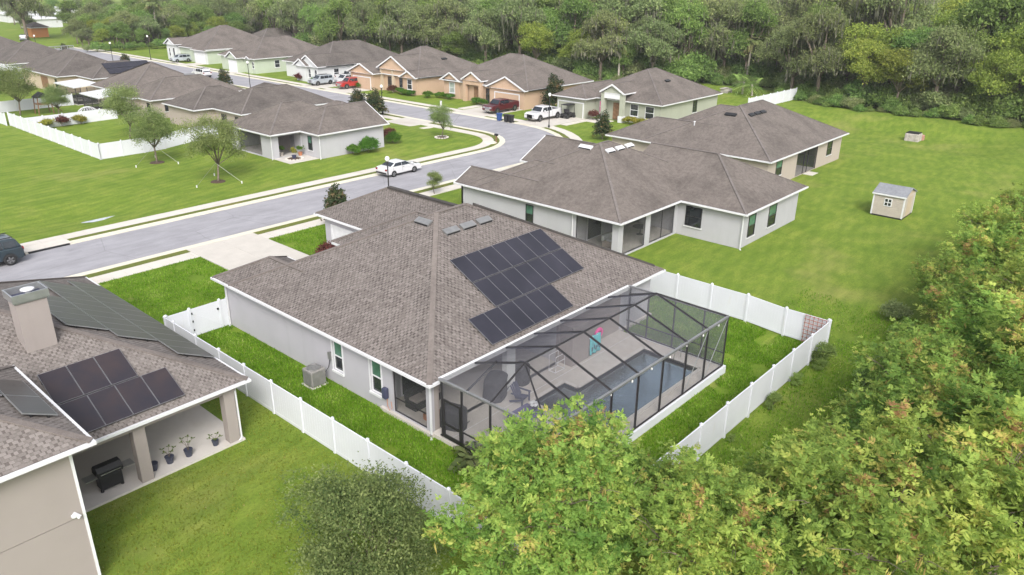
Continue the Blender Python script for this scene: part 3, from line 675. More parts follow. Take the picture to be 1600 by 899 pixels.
for X, f_ in ((X0, fx[0]), (X1, fx[-1])):
    for p in ([(X,Y0,EZ),(f_,Y0,EZ),(f_,RY,RZ)], [(X,Y0,EZ),(X,RY,EZ),(f_,RY,RZ)], [(X,RY,EZ),(X,Y1,EZ),(f_,RY,RZ)], [(X,Y1,EZ),(f_,Y1,EZ),(f_,RY,RZ)]): MB().quad(*p).build('screen', M['screen_mesh'], CG)
    for ya, yb in ((Y0,-5.0),(-5.0,RY),(RY,-1.5),(-1.5,Y1)): MB().quad((X,ya,DK+.1),(X,yb,DK+.1),(X,yb,EZ),(X,ya,EZ)).build('screen', M['screen_mesh'], CG)
for k in range(9): MB().lathe((1.6+k*1.6, Y0+.02, EZ-.22), [(.02,.14),(.05,.08),(.05,.0),(.02,-.03)], 8).build('string_light', M['lamp_globe'], CG)
lw = MB().box(X0-.05, X1+.12, Y0-.17, Y0-.06, -.5, DK+.1).box(X1+.03, X1+.13, Y0-.06, -.2, -.5, DK+.1); lw.build('base_wall', M['vinyl'], CG)
dr = MB(); dr.box(X0-.04,X0+.01,-1.42,-1.34,DK+.1,2.3).box(X0-.04,X0+.01,-.42,-.34,DK+.1,2.3).box(X0-.04,X0+.01,-1.34,-.42,2.2,2.3).box(X0-.04,X0+.01,-1.34,-.42,1.0,1.1).box(X0-.04,X0+.01,-1.34,-.42,DK+.1,DK+.3); dr.build('screen_door', M['bronze'], CG)
# things on the deck
def chair_adirondack(x, y, rz, label, m):
    t = thing('adirondack_chair', label, 'chair', (x, y, DK), rz, local=True)
    for i in range(5): MB().bar((-.24+i*.12, .12, .35), (-.26+i*.13, .42, 1.0-.03*abs(i-2)), .1, .02, (0,1,0)).build('back_slat', M[m], t)
    for i in range(5): MB().bar((-.27, -.3+i*.1, .36-i*.012), (.27, -.3+i*.1, .36-i*.012), .085, .022).build('seat_slat', M[m], t)
    for s_ in (-1, 1):
        MB().bar((s_*.34, -.38, .56), (s_*.34, .32, .56), .12, .025).build('arm', M[m], t); MB().box(s_*.34-.03, s_*.34+.03, -.34, -.27, 0, .55).build('leg', M[m], t)
        MB().bar((s_*.29, -.34, .34), (s_*.29, .45, .05), .03, .1).build('leg', M[m], t)
    return t
chair_adirondack(5.25, -.75, R(10), 'navy slatted deck chair beside the pool corner', 'navy')
chair_adirondack(2.6, -2.9, R(120), 'purple slatted chair at the left side of the purple deck table', 'purple')
tb = thing('deck_table', 'purple low table on the pool deck partly behind the yellow tree', 'table', (3.9, -2.2, DK))
for i in range(7): MB().box(3.2, 4.7, -2.75+i*.16, -2.61+i*.16, .72, .76).build('slat', M['purple'], tb)
for xx, yy in ((3.3,-2.65),(4.6,-2.65),(3.3,-1.75),(4.6,-1.75)): MB().box(xx-.04, xx+.04, yy-.04, yy+.04, DK, .72).build('leg', M['purple'], tb)
fl = thing('flower_pot_group', 'pot of white flowers on the purple deck table', 'flowers', (4.5, -2.3, .76)); MB().lathe((4.5,-2.3,.76), [(.1,0),(.16,.22),(.15,.22)], 12).build('pot', M['pot'], fl)
for k in range(6): MB().lathe((4.5+.16*math.cos(k), -2.3+.16*math.sin(k), .98+.03*(k%3)), [(.02,0),(.1,.06),(.07,.12),(.01,.13)], 8).build('blossom', M['white_trim'], fl)
def cover(x, y, rz, sx, sy, hh, label):
    t = thing('covered_grill', label, 'grill cover', (x, y, DK), rz, local=True)
    mb = MB(); n_ = 14
    prof = [(1.0,0),(1.03,.15),(.98,.6),(1.0,.85),(.9,.97),(.5,1.02)]
    k0 = 0
    for r_, z in prof:
        for k in range(n_):
            a = 2*math.pi*k/n_; c_, s_ = math.cos(a), math.sin(a); q = (abs(c_)**4+abs(s_)**4)**-.25
            w_ = 1+.05*math.sin(3*a+z*4); mb.v.append((c_*q*sx*r_*w_, s_*q*sy*r_*w_, z*hh))
    for i in range(len(prof)-1):
        for k in range(n_): mb.f.append((i*n_+k, i*n_+(k+1)%n_, (i+1)*n_+(k+1)%n_, (i+1)*n_+k))
    mb.f.append(tuple((len(prof)-1)*n_+k for k in range(n_)))
    mb.build('cover', M['black_cloth'], t, smooth=True)
    st = MB(); st.bar((-sx*1.02, 0, hh*.3), (-sx*1.02, .0, hh*.32), .03, .03); MB().bar((-sx*.9,-sy*1.03,hh*.25),(sx*.9,-sy*1.03,hh*.25),.03,.02).build('strap', M['black'], t)
cover(1.5, .1, R(15), .42, .62, 1.05, 'black covered grill just inside the cage by the screen door'); cover(4.85, .55, R(25), .75, .5, 1.15, 'large black covered seat under the porch edge beside the white column'); cover(6.75, .5, 0, .4, .38, 1.1, 'small black covered heater right of the white porch column')
rk = thing('towel_rack', 'white tubular towel rack standing on the pool deck', 'towel rack', (9.1, .0, DK))
rr_ = MB()
for y_ in (-.2, .25):
    rr_.tube([(8.7,y_,DK+.02),(8.7,y_,1.15),(9.45,y_,1.15),(9.45,y_,DK+.02),(8.7,y_,DK+.05)], .022, 6)
rr_.tube([(8.7,-.2,DK+.03),(8.7,.25,DK+.03)], .022, 6); rr_.tube([(9.45,-.2,DK+.03),(9.45,.25,DK+.03)], .022, 6); rr_.tube([(8.7,-.2,.8),(9.45,-.2,.8)], .02, 6); rr_.build('frame', M['white_trim'], rk)
tw = thing('beach_towel', 'turquoise printed towel hanging beside the brown wall block by the pool', 'towel', (11.9, -.4, DK))
tm = MB(); nseg = 12
for i in range(nseg+1):
    for j in range(7): tm.v.append((11.42+1.0*i/nseg, -.40-.05*math.sin(i*1.3)-.03*(1-j/6), DK+.12+1.1*j/6))
for i in range(nseg):
    for j in range(6): tm.f.append((i*7+j, (i+1)*7+j, (i+1)*7+j+1, i*7+j+1))
MB().tube([(11.36,-.36,1.34),(12.45,-.36,1.34),(12.45,-.36,.2)], .02, 6).build('rail', M['white_trim'], tw)
o = tm.build('cloth', M['teal'], tw, smooth=True); sm = o.modifiers.new('s', 'SOLIDIFY'); sm.thickness = .02
for k in range(5): MB().box(11.5+k*.18, 11.57+k*.18, -.50, -.485, .55+.1*(k%2), .8+.1*(k%2)).build('print', M['navy'], tw)
fl2 = thing('pool_float', 'pink inflatable ring just behind the turquoise towel', 'pool float', (12.45, -.22, 1.2))
tor = MB(); 
for i in range(20):
    a = 2*math.pi*i/20
    for k in range(8):
        b_ = 2*math.pi*k/8; r_ = .26+.1*math.cos(b_); tor.v.append((12.45+r_*math.cos(a), -.22+.1*math.sin(b_)-.04*math.sin(a), 1.25+r_*math.sin(a)))
for i in range(20):
    for k in range(8): tor.f.append((i*8+k, ((i+1)%20)*8+k, ((i+1)%20)*8+(k+1)%8, i*8+(k+1)%8))
tor.build('ring', M['pink'], fl2, smooth=True)
# items seen through the side screen of the lanai
sf = thing('porch_sofa', 'dark sofa with cushions behind the side screen of the porch', 'sofa', (2.0, 2.4, .2))
MB().box(1.1, 2.9, 2.3, 3.1, .2, .6).build('base', M['black_cloth'], sf, bevel=.05); MB().box(1.1, 2.9, 2.95, 3.15, .6, 1.05).build('backrest', M['black_cloth'], sf, bevel=.05)
for k in range(2): MB().box(1.2+k*.85, 1.95+k*.85, 2.32, 2.92, .6, .74).build('cushion', M['stucco_taupe'], sf, bevel=.05)
tl = thing('tool_crate', 'open crate of tools on the porch floor behind the screen', 'crate', (1.3, 1.3, .2))
MB().box(.95, 1.75, 1.0, 1.6, .2, .5).build('crate', M['terracotta'], tl); MB().tube([(1.1,1.1,.52),(1.6,1.5,.62)], .09, 8).build('tool', M['navy'], tl); MB().box(1.2,1.5,1.15,1.35,.5,.68).build('tool', M['grey_metal'], tl)
# ---------------------------------------------------------------- beige house at the left edge
LH = thing('beige_house', 'beige house with chimney and covered patio at the left edge of the picture', 'house', (-12, 12, 0))
lr, lf = hip_roof(LH, (-25, -5.11, 6.31, 24.38), 3.07, .5, 'shingle_left', walls=False)
ur, uf = hip_roof(LH, (-27, -13.0, 1.75, 9.2), 5.75, .5, 'shingle_left', axis='x', walls=False)
shingles(LH, [lf[0], lf[3], lf[1], uf[0], uf[3]], M['shingle_left'], seed=8, per=.23, dark=.085, thick=.015, expo=.13)
wb = MB(); wb.box(-24.5, -5.56, 11.0, 23.9, -.3, 2.9); wb.box(-26.4, -13.55, 2.2, 8.75, 2.925, 5.6).box(-26.38, -13.57, 2.22, 8.73, -.5, 2.895); wb.build('wall', M['stucco_taupe'], LH)
MB().box(-26.36, -13.59, 2.24, 8.71, 2.89, 2.93).build('floor_band', M['grime'], LH)
MB().box(-13.62, -13.53, 2.18, 2.27, -.4, 5.55).build('corner_trim', M['white_trim'], LH)
MB().box(-13.6, -5.5, 6.5, 11.0, -.3, .1).build('patio_floor', M['patio'], LH)
for x, w_ in ((-9.9, .5), (-5.95, .5)): MB().box(x-w_/2, x+w_/2, 6.55, 7.0, .1, 2.92).build('column', M['stucco_taupe'], LH, bevel=.02)
MB().box(-13.55, -5.6, 6.57, 6.85, 2.6, 2.93).build('porch_beam', M['stucco_taupe'], LH)
downspout(LH, -5.62, 6.62, .1, 2.9)
cm = MB(); cm.box(-12.0, -10.85, 10.85, 11.75, 4.6, 7.55); CH = cm.build('chimney', M['stucco_taupe'], LH)
MB().box(-12.06, -10.79, 10.79, 11.81, 7.5, 7.58).build('flashing', M['galv'], CH); k = MB()
for a, b_, c_, d in ((-12.1,-12.04,10.75,11.85),(-10.81,-10.75,10.75,11.85),(-12.04,-10.81,10.75,10.81),(-12.04,-10.81,11.79,11.85)): k.box(a, b_, c_, d, 7.56, 7.88)
k.build('chimney_cap', M['galv'], CH); MB().box(-12.03,-10.82,10.82,11.78,7.57,7.6).build('cap_floor', M['navy'], CH); MB().lathe((-11.35,11.3,7.6), [(.1,0),(.1,.22),(.26,.24),(.26,.28),(.02,.34)], 16).build('flue', M['white_roof'], CH)
fl_ = MB().lathe((-13.9, 2.14, 3.05), [(.03,-.06),(.09,0),(.09,.06)], 10); fl_.bar((-13.9,2.2,3.15),(-13.75,2.05,3.0),.1,.1); fl_.build('floodlight', M['white_trim'], LH)
S2 = thing('solar_array', 'long stepped solar panels on the beige house roof beside the white fence', 'solar panels', (-7, 15, 4))
posx = lambda y, x, k: (x+.5*cn*k, y, 3.07+.5*(-5.11-x)+cn*k)
cells = [(8.95+i*1.06, 8.95+(i+1)*1.06, -6.88, -5.24) for i in range(12)] + [(10.85+i*1.06, 10.85+(i+1)*1.06, -8.55, -6.91) for i in range(9)] + [(11.75+i*1.06, 11.75+(i+1)*1.06, -10.2, -8.58) for i in range(5)]
panel_grid(S2, cells, posx, 'solar_sky_sheen', 'galv')
S3 = thing('solar_array', 'seven brownish solar panels above the covered patio of the beige house', 'solar panels', (-10, 8, 4))
posl = lambda x, y, k: (x, y-.5*cn*k, 3.07+.5*(y-6.31)+cn*k)
panel_grid(S3, [(-12.17+i*1.07, -12.17+(i+1)*1.07, 8.16, 9.68) for i in range(3)] + [(-12.1+i*1.07, -12.1+(i+1)*1.07, 6.6, 8.12) for i in range(4)], posl, 'solar_brown', 'frame_grey')
S4 = thing('solar_array', 'pale reflecting solar panels on the upper roof at the left edge', 'solar panels', (-14, 4, 6.4))
posu = lambda y, x, k: (x+.5*cn*k, y, 5.75+.5*(-13.0-x)+cn*k)
panel_grid(S4, [(3.7, 5.4, -14.3, -13.3), (5.42, 7.1, -14.3, -13.3), (5.42, 7.1, -15.35, -14.33)], posu, 'solar_sky_sheen', 'galv')
gr = thing('barbecue', 'black gas barbecue with side shelves on the covered patio', 'barbecue', (-11.1, 7.35, .1))
MB().box(-11.55, -10.65, 7.1, 7.6, .2, .8).build('cabinet', M['black'], gr, bevel=.04); MB().poly_prism([(7.02,.85),(7.68,.85),(7.66,1.08),(7.5,1.25),(7.2,1.25),(7.04,1.08)], 0, -11.6, -10.6).build('lid', M['black'], gr, bevel=.03)
MB().tube([(-11.5,6.98,1.0),(-10.7,6.98,1.0)], .02, 8).build('handle', M['chrome'], gr)
for a in (-12.05, -10.58): MB().box(a, a+.47, 7.12, 7.58, .82, .86).build('side_shelf', M['grey_metal'], gr)
for xx in (-11.5, -10.7):
    MB().lathe((xx, 7.2, .0), [(.07,.1),(.07,.2)], 10).build('wheel', M['rubber'], gr)
for k, (x, y, tall, lab) in enumerate(((-9.4,7.15,0,'empty dark pot nearest the patio column'), (-8.7,7.15,.35,'dark pot with a bushy seedling on the patio edge'), (-7.9,7.05,.5,'dark pot with a leaning bare seedling on the patio edge'), (-6.7,6.95,.12,'smallest dark pot near the corner column of the patio'))):
    t = thing('flower_pot', lab, 'pot', (x, y, .1), group='dark pots on the covered patio'); sc_ = .8 if k == 3 else 1
    MB().lathe((x, y, .1), [(.13*sc_,0),(.19*sc_,.3*sc_),(.2*sc_,.34*sc_),(.17*sc_,.34*sc_),(.16*sc_,.28*sc_)], 14).build('pot', M['pot'], t)
    if tall:
        st = MB(); lv = MB()
        for j in range(5):
            a = j*1.3+k; p = Vector((x+.25*math.cos(a), y+.25*math.sin(a), .42+tall)); st.tube([(x,y,.38), (x+.08*math.cos(a), y+.08*math.sin(a), .4+tall*.6), p], .008, 5)
            for q in range(3):
                b_ = a+q*2; d = Vector((math.cos(b_), math.sin(b_), .3))*.1; s_ = Vector((-d.y, d.x, 0))*.5; lv.quad(p, p+d*.6+s_, p+d*1.3, p+d*.6-s_)
        st.build('stem', M['bark'], t); lv.build('leaves', M['undergrowth'], t)
# ---------------------------------------------------------------- generic house
def mk(name, label, loc, wallm, blocks, rm='shingle_far', cat='house'):
    T = thing(name, label, cat, loc)
    for i, b_ in enumerate(blocks):
        kw = dict(b_[2]) if len(b_) > 2 else {}
        hip_roof(T, b_[0], b_[1]-.004*i, kw.pop('s', .5), kw.pop('rm', rm), wallm=kw.pop('wallm', wallm), base=loc[2], ov=OV+.013*i, capm='shingle_farcap', capw=.2, **kw)
    return T
# light grey neighbour with lanai
R1 = mk('light_grey_house', 'light grey house with screened porch corner, right behind the main house', (35, 13, 0), 'stucco_lightgrey',
        [((25.5,41.6,7.35,22.2), 3.0, dict(walls=False)), ((34.0,45.4,1.7,14), 3.0, dict(axis='y', walls=False, inner=('+y',))), ((25.51,29.7,17,24.7), 3.0, dict(axis='y', gables=('+y',), walls=False, inner=('-y',))), ((25.52,34,17,23.4), 3.0, dict(axis='y', walls=False, inner=('-y',))), ((35.8,43.4,14,26.1), 3.0, dict(axis='y', gables=('+y',), inner=('-y',)))])
w_ = MB(); wall_holes(w_, 0, 25.95, 26.15, 7.8, 24.3, -.3, 2.85, [(8.35,11.75,.15,2.62)]); wall_holes(w_, 1, 7.8, 8.0, 26.15, 34.45, -.3, 2.85, [(26.6,29.7,.15,2.62),(30.35,34.0,.15,2.62)])
w_.box(34.45, 34.65, 2.15, 11.5, -.3, 2.85).box(34.65, 44.95, 2.15, 2.35, -.3, 2.85).box(44.75, 44.95, 2.35, 21.7, -.3, 2.85).box(26.15, 44.7, 11.8, 12, -.3, 2.85).box(26.15, 36, 23, 23.2, -.3, 2.85).box(25.95, 29.3, 24.1, 24.3, -.3, 2.85)
w_.build('wall', M['stucco_lightgrey'], R1); MB().box(26.0, 34.4, 7.85, 11.8, -.2, .15).build('porch_floor', M['patio'], R1)
for q in ([(26.05,8.35,.15),(26.05,11.75,.15),(26.05,11.75,2.62),(26.05,8.35,2.62)], [(26.6,7.9,.15),(29.7,7.9,.15),(29.7,7.9,2.62),(26.6,7.9,2.62)], [(30.35,7.9,.15),(34.0,7.9,.15),(34.0,7.9,2.62),(30.35,7.9,2.62)]): MB().quad(*q).build('screen', M['lanai_screen'], R1)
fb = MB()
for x in (26.62, 29.68, 30.37, 32.2, 33.98): fb.box(x-.03, x+.03, 7.86, 7.9, .15, 2.62)
for y in (8.37, 11.72): fb.box(26.0, 26.04, y-.03, y+.03, .15, 2.62)
fb.build('screen_frame', M['bronze'], R1)
window(R1, 0, 25.95, -1, 16.05, 16.85, .95, 2.5, upper='glass_green', frame='bronze'); window(R1, 0, 34.45, -1, 5.6, 7.05, .9, 2.55, frame='bronze'); window(R1, 1, 2.15, -1, 35.55, 36.75, .65, 2.45, upper='glass_green', frame='bronze'); window(R1, 1, 2.15, -1, 39.2, 40.6, .65, 2.45, upper='glass_green', frame='bronze')
window(R1, 1, 11.8, -1, 27.5, 29.5, .15, 2.3, mid=False, sill=False); window(R1, 1, 11.8, -1, 31, 33, .15, 2.3, mid=False, sill=False)
downspout(R1, 25.85, 12.0, 0, 2.85); downspout(R1, 34.35, 2.05, 0, 2.85)
for x in (32.35, 33.75, 35.15): vent(R1, x, 13.5, 3+.5*6.15, 'x', .5, m='white_roof')
vent(R1, 31.9, 15.0, 3+.5*6.4, 'y', .5, 1.3, m='white_roof')
sf = thing('patio_sofa', 'pale cushioned sofa inside the screened porch of the light grey house', 'sofa', (28, 10, .15)); MB().box(27.2,28.9,9.2,10.1,.15,.6).build('base', M['stucco_beige'], sf, bevel=.06); MB().box(27.2,28.9,9.95,10.2,.6,1.05).build('backrest', M['stucco_white'], sf, bevel=.06); MB().box(27.4,28.0,9.4,9.9,.6,.78).build('cushion', M['stucco_white'], sf, bevel=.05)
pt = thing('patio_table', 'dark round table inside the screened porch of the light grey house', 'table', (31.8, 9.6, .15)); MB().lathe((31.8,9.6,.8), [(.6,0),(.6,.04)], 18).build('top', M['black'], pt); MB().lathe((31.8,9.6,.15), [(.3,0),(.05,.05),(.05,.65)], 12).build('pedestal', M['black'], pt)
# beige second neighbour
R2 = mk('beige_hip_house', 'beige house with black rear porch screen and hip roof facing the field', (62, 15, 0), 'stucco_beige',
        [((52.0,72.5,7.95,22.9), 3.0, dict(walls=False)), ((52.1,60,15,27.5), 3.0, dict(axis='y', inner=('-y',))), ((61,71,15,26), 3.0, dict(axis='y', inner=('-y',)))])
w_ = MB(); w_.box(52.45,52.65,8.4,22.4,-.3,2.85).box(71.85,72.05,8.6,22.4,-.3,2.85); wall_holes(w_, 1, 8.4, 8.6, 52.65, 72.05, -.3, 2.85, [(59.6,65.1,.05,2.62)]); w_.build('wall', M['stucco_beige'], R2)
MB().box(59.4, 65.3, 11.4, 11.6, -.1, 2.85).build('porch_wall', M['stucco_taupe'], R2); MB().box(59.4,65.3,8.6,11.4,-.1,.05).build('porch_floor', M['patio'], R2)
MB().quad((59.6,8.48,.05),(65.1,8.48,.05),(65.1,8.48,2.62),(59.6,8.48,2.62)).build('screen', M['lanai_screen'], R2); d_ = MB()
for x in (59.62, 61.7, 62.7, 65.08): d_.box(x-.04, x+.04, 8.44, 8.5, .05, 2.62)
d_.build('screen_frame', M['bronze'], R2); window(R2, 1, 8.4, -1, 54.4, 55.8, 1.05, 2.6, upper='glass_green', frame='bronze'); window(R2, 1, 8.4, -1, 67.8, 69.2, 1.0, 2.55, frame='bronze')
MB().box(61.6, 63.2, 7.3, 8.3, -.1, .07).build('step', M['sidewalk'], R2)
for x in (58.6, 60.0, 61.3): vent(R2, x, 13.6, 3+.5*5.65, 'x', .5, m='black')
vent(R2, 57.6, 14.9, 3+.5*5.6, 'y', .5, 1.3, m='black'); MB().lathe((55.5,18.5,4.6), [(.06,0),(.06,.5),(.12,.5),(.1,.58)], 8).build('pipe_vent', M['white_roof'], R2)
# sage house with the porch gable
R3 = mk('sage_house', 'sage green house with white pedimented entry behind the white pickup', (80, 42, 0), 'stucco_sage',
        [((74.1,91.3,33.75,48.6), 3.0), ((71.5,82,44.85,51), 3.0, dict(axis='x', inner=('+x',))), ((73.1,79.5,39.45,43.7), 4.1, dict(axis='x', gables=('-x',), inner=('+x',), gut=False, s=.55, walls=False))], 'shingle_far')
for y in (39.95, 43.2):
    MB().box(73.25, 73.85, y-.3, y+.3, 0, 3.95).build('column', M['stucco_sage'], R3); MB().box(73.15, 73.95, y-.4, y+.4, 0, .9).build('plinth', M['white_trim'], R3)
MB().box(73.2, 73.9, 40.25, 42.9, 3.2, 3.95).build('lintel', M['white_trim'], R3); MB().box(74.42,74.5,41.0,42.1,.1,2.5).build('front_door', M['wood'], R3)
window(R3, 0, 74.55, -1, 37.85, 39.2, .95, 2.65); window(R3, 0, 74.55, -1, 35.25, 36.7, .8, 2.55); window(R3, 1, 34.2, -1, 83.4, 84.6, .9, 2.6, frame='bronze'); garage_door(R3, 0, 71.95, -1, 45.7, 50.2, 0, 2.15, m='stucco_sage')
window(R3, 0, 74.55, -1, 43.9, 44.6, .8, 2.5, pane='pink'); vent(R3, 81.5, 37.8, 3+.5*4.2, 'x', .5, 1.2, m='black')
# tan houses
R4 = mk('tan_house', 'tan house with three gables behind the maroon pickup', (80, 66, 0), 'stucco_tan',
        [((72.0,88.8,56.3,76), 3.0), ((71.2,80,56.3,64.6), 3.0, dict(axis='x', gables=('-x',), inner=('+x',), s=.44)), ((71.4,79,65.8,70.4), 3.6, dict(axis='x', gables=('-x',), inner=('+x',), gut=False, walls=False, s=.55)), ((71.9,79,71.3,76.01), 3.0, dict(axis='x', gables=('-x',), inner=('+x',), s=.55))])
for y in (66.3, 69.9): MB().box(71.6, 72.2, y-.3, y+.3, 0, 3.45).build('column', M['stucco_tan'], R4)
MB().box(71.62, 72.18, 66.6, 69.6, 2.75, 3.45).build('lintel', M['stucco_tan'], R4); window(R4, 0, 72.3, -1, 72.8, 74.1, .9, 2.6, pane='blind'); garage_door(R4, 0, 71.62, -1, 57.85, 62.9, 0, 2.15, m='stucco_tan'); MB().box(72.38,72.44,67.3,68.4,.1,2.4).build('front_door', M['wood'], R4); MB().box(72.38, 72.44, 64.9, 65.7, .1, 2.4).build('front_door', M['glass_dark'], R4)
R5 = mk('tan_house', 'tan house with steep entry gable behind the dark crape myrtles', (79, 88, 0), 'stucco_tan',
        [((70.0,88,79.4,96), 3.0), ((68.0,78,89,96.5), 3.0, dict(axis='x', gables=('-x',), inner=('+x',), s=.42)), ((69.6,79,81.7,90.0), 4.0, dict(axis='x', gables=('-x',), inner=('+x',), gut=False, s=.52, walls=False)), ((69.4,77,79.4,83.6), 3.0, dict(axis='x', gables=('-x',), inner=('+x',), s=.5))], 'shingle_far')
for y in (86.0, 89.2): MB().box(69.9, 70.4, y-.25, y+.25, 0, 3.8).build('column', M['stucco_cream'], R5)
MB().box(70.0,70.35,82.2,89.4,3.0,3.85).build('lintel', M['stucco_tan'], R5); window(R5, 0, 69.85, -1, 80.8, 82.0, .9, 2.6); window(R5, 0, 70.45, -1, 84.0, 84.8, .9, 2.5, frame='bronze'); garage_door(R5, 0, 68.44, -1, 90.4, 95.2, 0, 2.1, m='stucco_tan'); MB().box(70.38,70.44,86.8,87.9,.1,2.5).build('front_door', M['glass_dark'], R5); vent(R5, 79.5, 83.3, 3+.5*4, 'x', .5, 1.2, m='black')
R6 = mk('white_gable_house', 'white house with twin front gables behind the parked pickups', (77, 111, 0), 'stucco_white',
        [((69,90,104.3,119), 3.0), ((67.0,76,104.3,111.4), 3.0, dict(axis='x', gables=('-x',), inner=('+x',), s=.55)), ((66.5,76,107.3,111.7), 3.0, dict(axis='x', gables=('-x',), inner=('+x',), s=.55))], 'shingle_dark')
for a in (105.0, 107.0, 109.2): window(R6, 0, 67.4, -1, a, a+.8, .8, 2.4)
window(R6, 1, 104.75, -1, 71, 72.2, .9, 2.4); window(R6, 1, 104.75, -1, 75, 76.2, .9, 2.4); garage_door(R6, 1, 104.75, -1, 78, 82.5, 0, 2.1)
R7 = mk('mint_house', 'small pale mint house with a garage gable facing the street', (74, 132, 0), 'stucco_mint',
        [((66,86,124.8,139), 3.0), ((64.4,73,128.9,133.4), 3.0, dict(axis='x', gables=('-x',), inner=('+x',), s=.55)), ((65.6,70,126,127.6), 3.0, dict(axis='x', gables=('-x',), inner=('+x',), s=.55))])
garage_door(R7, 0, 64.85, -1, 129.7, 132.6, 0, 2.2); window(R7, 1, 125.25, -1, 71, 72.2, .9, 2.4); window(R7, 1, 125.25, -1, 75, 75.9, 1.4, 2.4); window(R7, 0, 66.45, -1, 125.6, 126.3, 1.0, 2.3)
R8 = mk('pale_grand_house', 'large pale house with arched white entry at the far end of the street', (76, 156, 0), 'stucco_mint',
        [((67.7,87,147.3,165), 3.2), ((66.6,76,160,165.2), 3.6, dict(axis='x', gables=('-x',), inner=('+x',), wallm='stucco_white')), ((67.2,78,147.31,153.5), 3.0, dict(axis='x', wallm='stucco_white'))])
window(R8, 0, 67.05, -1, 160.8, 161.8, .6, 2.8, mid=False); window(R8, 0, 67.05, -1, 163, 163.8, .8, 2.6); garage_door(R8, 0, 67.65, -1, 148.3, 152.4, 0, 2.1)
R9 = mk('far_grey_house', 'low dark roofed house far behind the mint house under the spreading oak', (100, 172, 0), 'stucco_white', [((93,106,166,176), 2.8)], 'shingle_dark')
# left row, backs towards the camera
L1 = mk('corner_house', 'grey corner house with potted patio and screened porch beside the white sedan', (33, 57, .38), 'stucco_lightgrey',
        [((25,37.2,52.9,62.6), 3.2, dict(axis='x', walls=False)), ((28.8,38.7,49.4,57.9), 3.2, dict(axis='x', gables=('+x',))), ((35,41.6,54.3,62.2), 3.2, dict(axis='y'))], 'shingle_far')
w_ = MB(); wall_holes(w_, 0, 25.45, 25.65, 53.45, 62.1, 0, 3.05, [(55.6,60.6,.5,2.8)]); wall_holes(w_, 1, 53.45, 53.65, 25.65, 29.3, 0, 3.05, [(26.3,29.2,.45,2.8)]); w_.box(25.65,36.7,61.9,62.1,0,3.05); w_.build('wall', M['stucco_lightgrey'], L1)
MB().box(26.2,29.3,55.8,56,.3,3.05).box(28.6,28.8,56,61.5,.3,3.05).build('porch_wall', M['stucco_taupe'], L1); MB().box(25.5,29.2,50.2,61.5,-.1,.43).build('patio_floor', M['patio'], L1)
MB().quad((25.55,55.6,.5),(25.55,60.6,.5),(25.55,60.6,2.8),(25.55,55.6,2.8)).build('screen', M['lanai_screen'], L1); MB().quad((26.3,54.8,.45),(29.2,54.8,.45),(29.2,54.8,2.8),(26.3,54.8,2.8)).build('screen', M['lanai_screen'], L1)
window(L1, 0, 29.25, -1, 51.35, 52.1, 1.1, 2.7, upper='glass_green', frame='bronze'); downspout(L1, 25.35, 53.35, .4, 3.0); downspout(L1, 29.15, 49.75, .4, 3.0)
L2 = mk('low_hip_house', 'dark roofed house right behind the corner house', (38, 74, .38), 'stucco_beige', [((30,44.5,67.4,76.8), 3.1, dict(axis='x')), ((27.4,38,74.5,83), 3.1, dict(axis='x')), ((36,44,70,82), 3.1, dict(axis='y'))], 'shingle_dark')
window(L2, 0, 30.45, -1, 69, 69.8, 1.1, 2.5, frame='bronze'); window(L2, 0, 30.45, -1, 72, 73.2, .6, 2.5, frame='bronze')
L3 = mk('long_roof_house', 'wide brown roofed house behind the two white patio roofs', (36, 96, .1), 'stucco_beige', [((27.4,42,86.8,96), 3.0, dict(axis='x')), ((28,41.5,94.5,108.5), 3.0, dict(axis='x')), ((26.5,31,90.5,94.5), 3.0, dict(axis='x'))], 'shingle_far')
window(L3, 1, 87.25, -1, 32.5, 33.9, .8, 2.4, frame='white_trim'); window(L3, 1, 87.25, -1, 29.5, 30.2, 1.2, 2.4, frame='bronze'); window(L3, 0, 27.85, -1, 88, 89, 1.0, 2.4, frame='bronze'); vent(L3, 35.5, 92.2, 3+.5*4.2, 'x', .5, 1.6, m='grey_metal')
L4 = mk('cream_house', 'cream walled house with a bluish solar patch on its roof', (38, 130, 0), 'stucco_cream', [((28,41,122.4,141), 3.0, dict(axis='y')), ((31,43,115.5,124), 3.0, dict(axis='x'))], 'shingle_dark')
window(L4, 0, 28.45, -1, 124, 124.9, 1.0, 2.4, frame='bronze'); window(L4, 0, 28.45, -1, 128, 131.5, .3, 2.5, frame='stucco_cream', mid=False, sill=False, pane='wood')
S5 = thing('solar_array', 'small blue solar patch on the cream house roof', 'solar panels', (36, 118, 4.5)); posq = lambda x, y, k: (x, y-.5*cn*k, 3.0+.5*(y-115.5)+cn*k)
panel_grid(S5, [(34.2+i*1.1, 34.2+(i+1)*1.1, 116.2+j*1.5, 117.65+j*1.5) for i in range(7) for j in range(2)], posq, 'solar')
L5 = mk('far_left_house', 'dark roofed house at the left picture edge beyond the cream house', (36, 160, 0), 'stucco_white', [((28,42,148,163), 3.0, dict())], 'shingle_dark')
L6 = mk('far_left_house', 'last dark roofed house in the left row near the far lawn', (38, 188, 0), 'stucco_white', [((30,43,176,189), 3.0, dict())], 'shingle_dark')
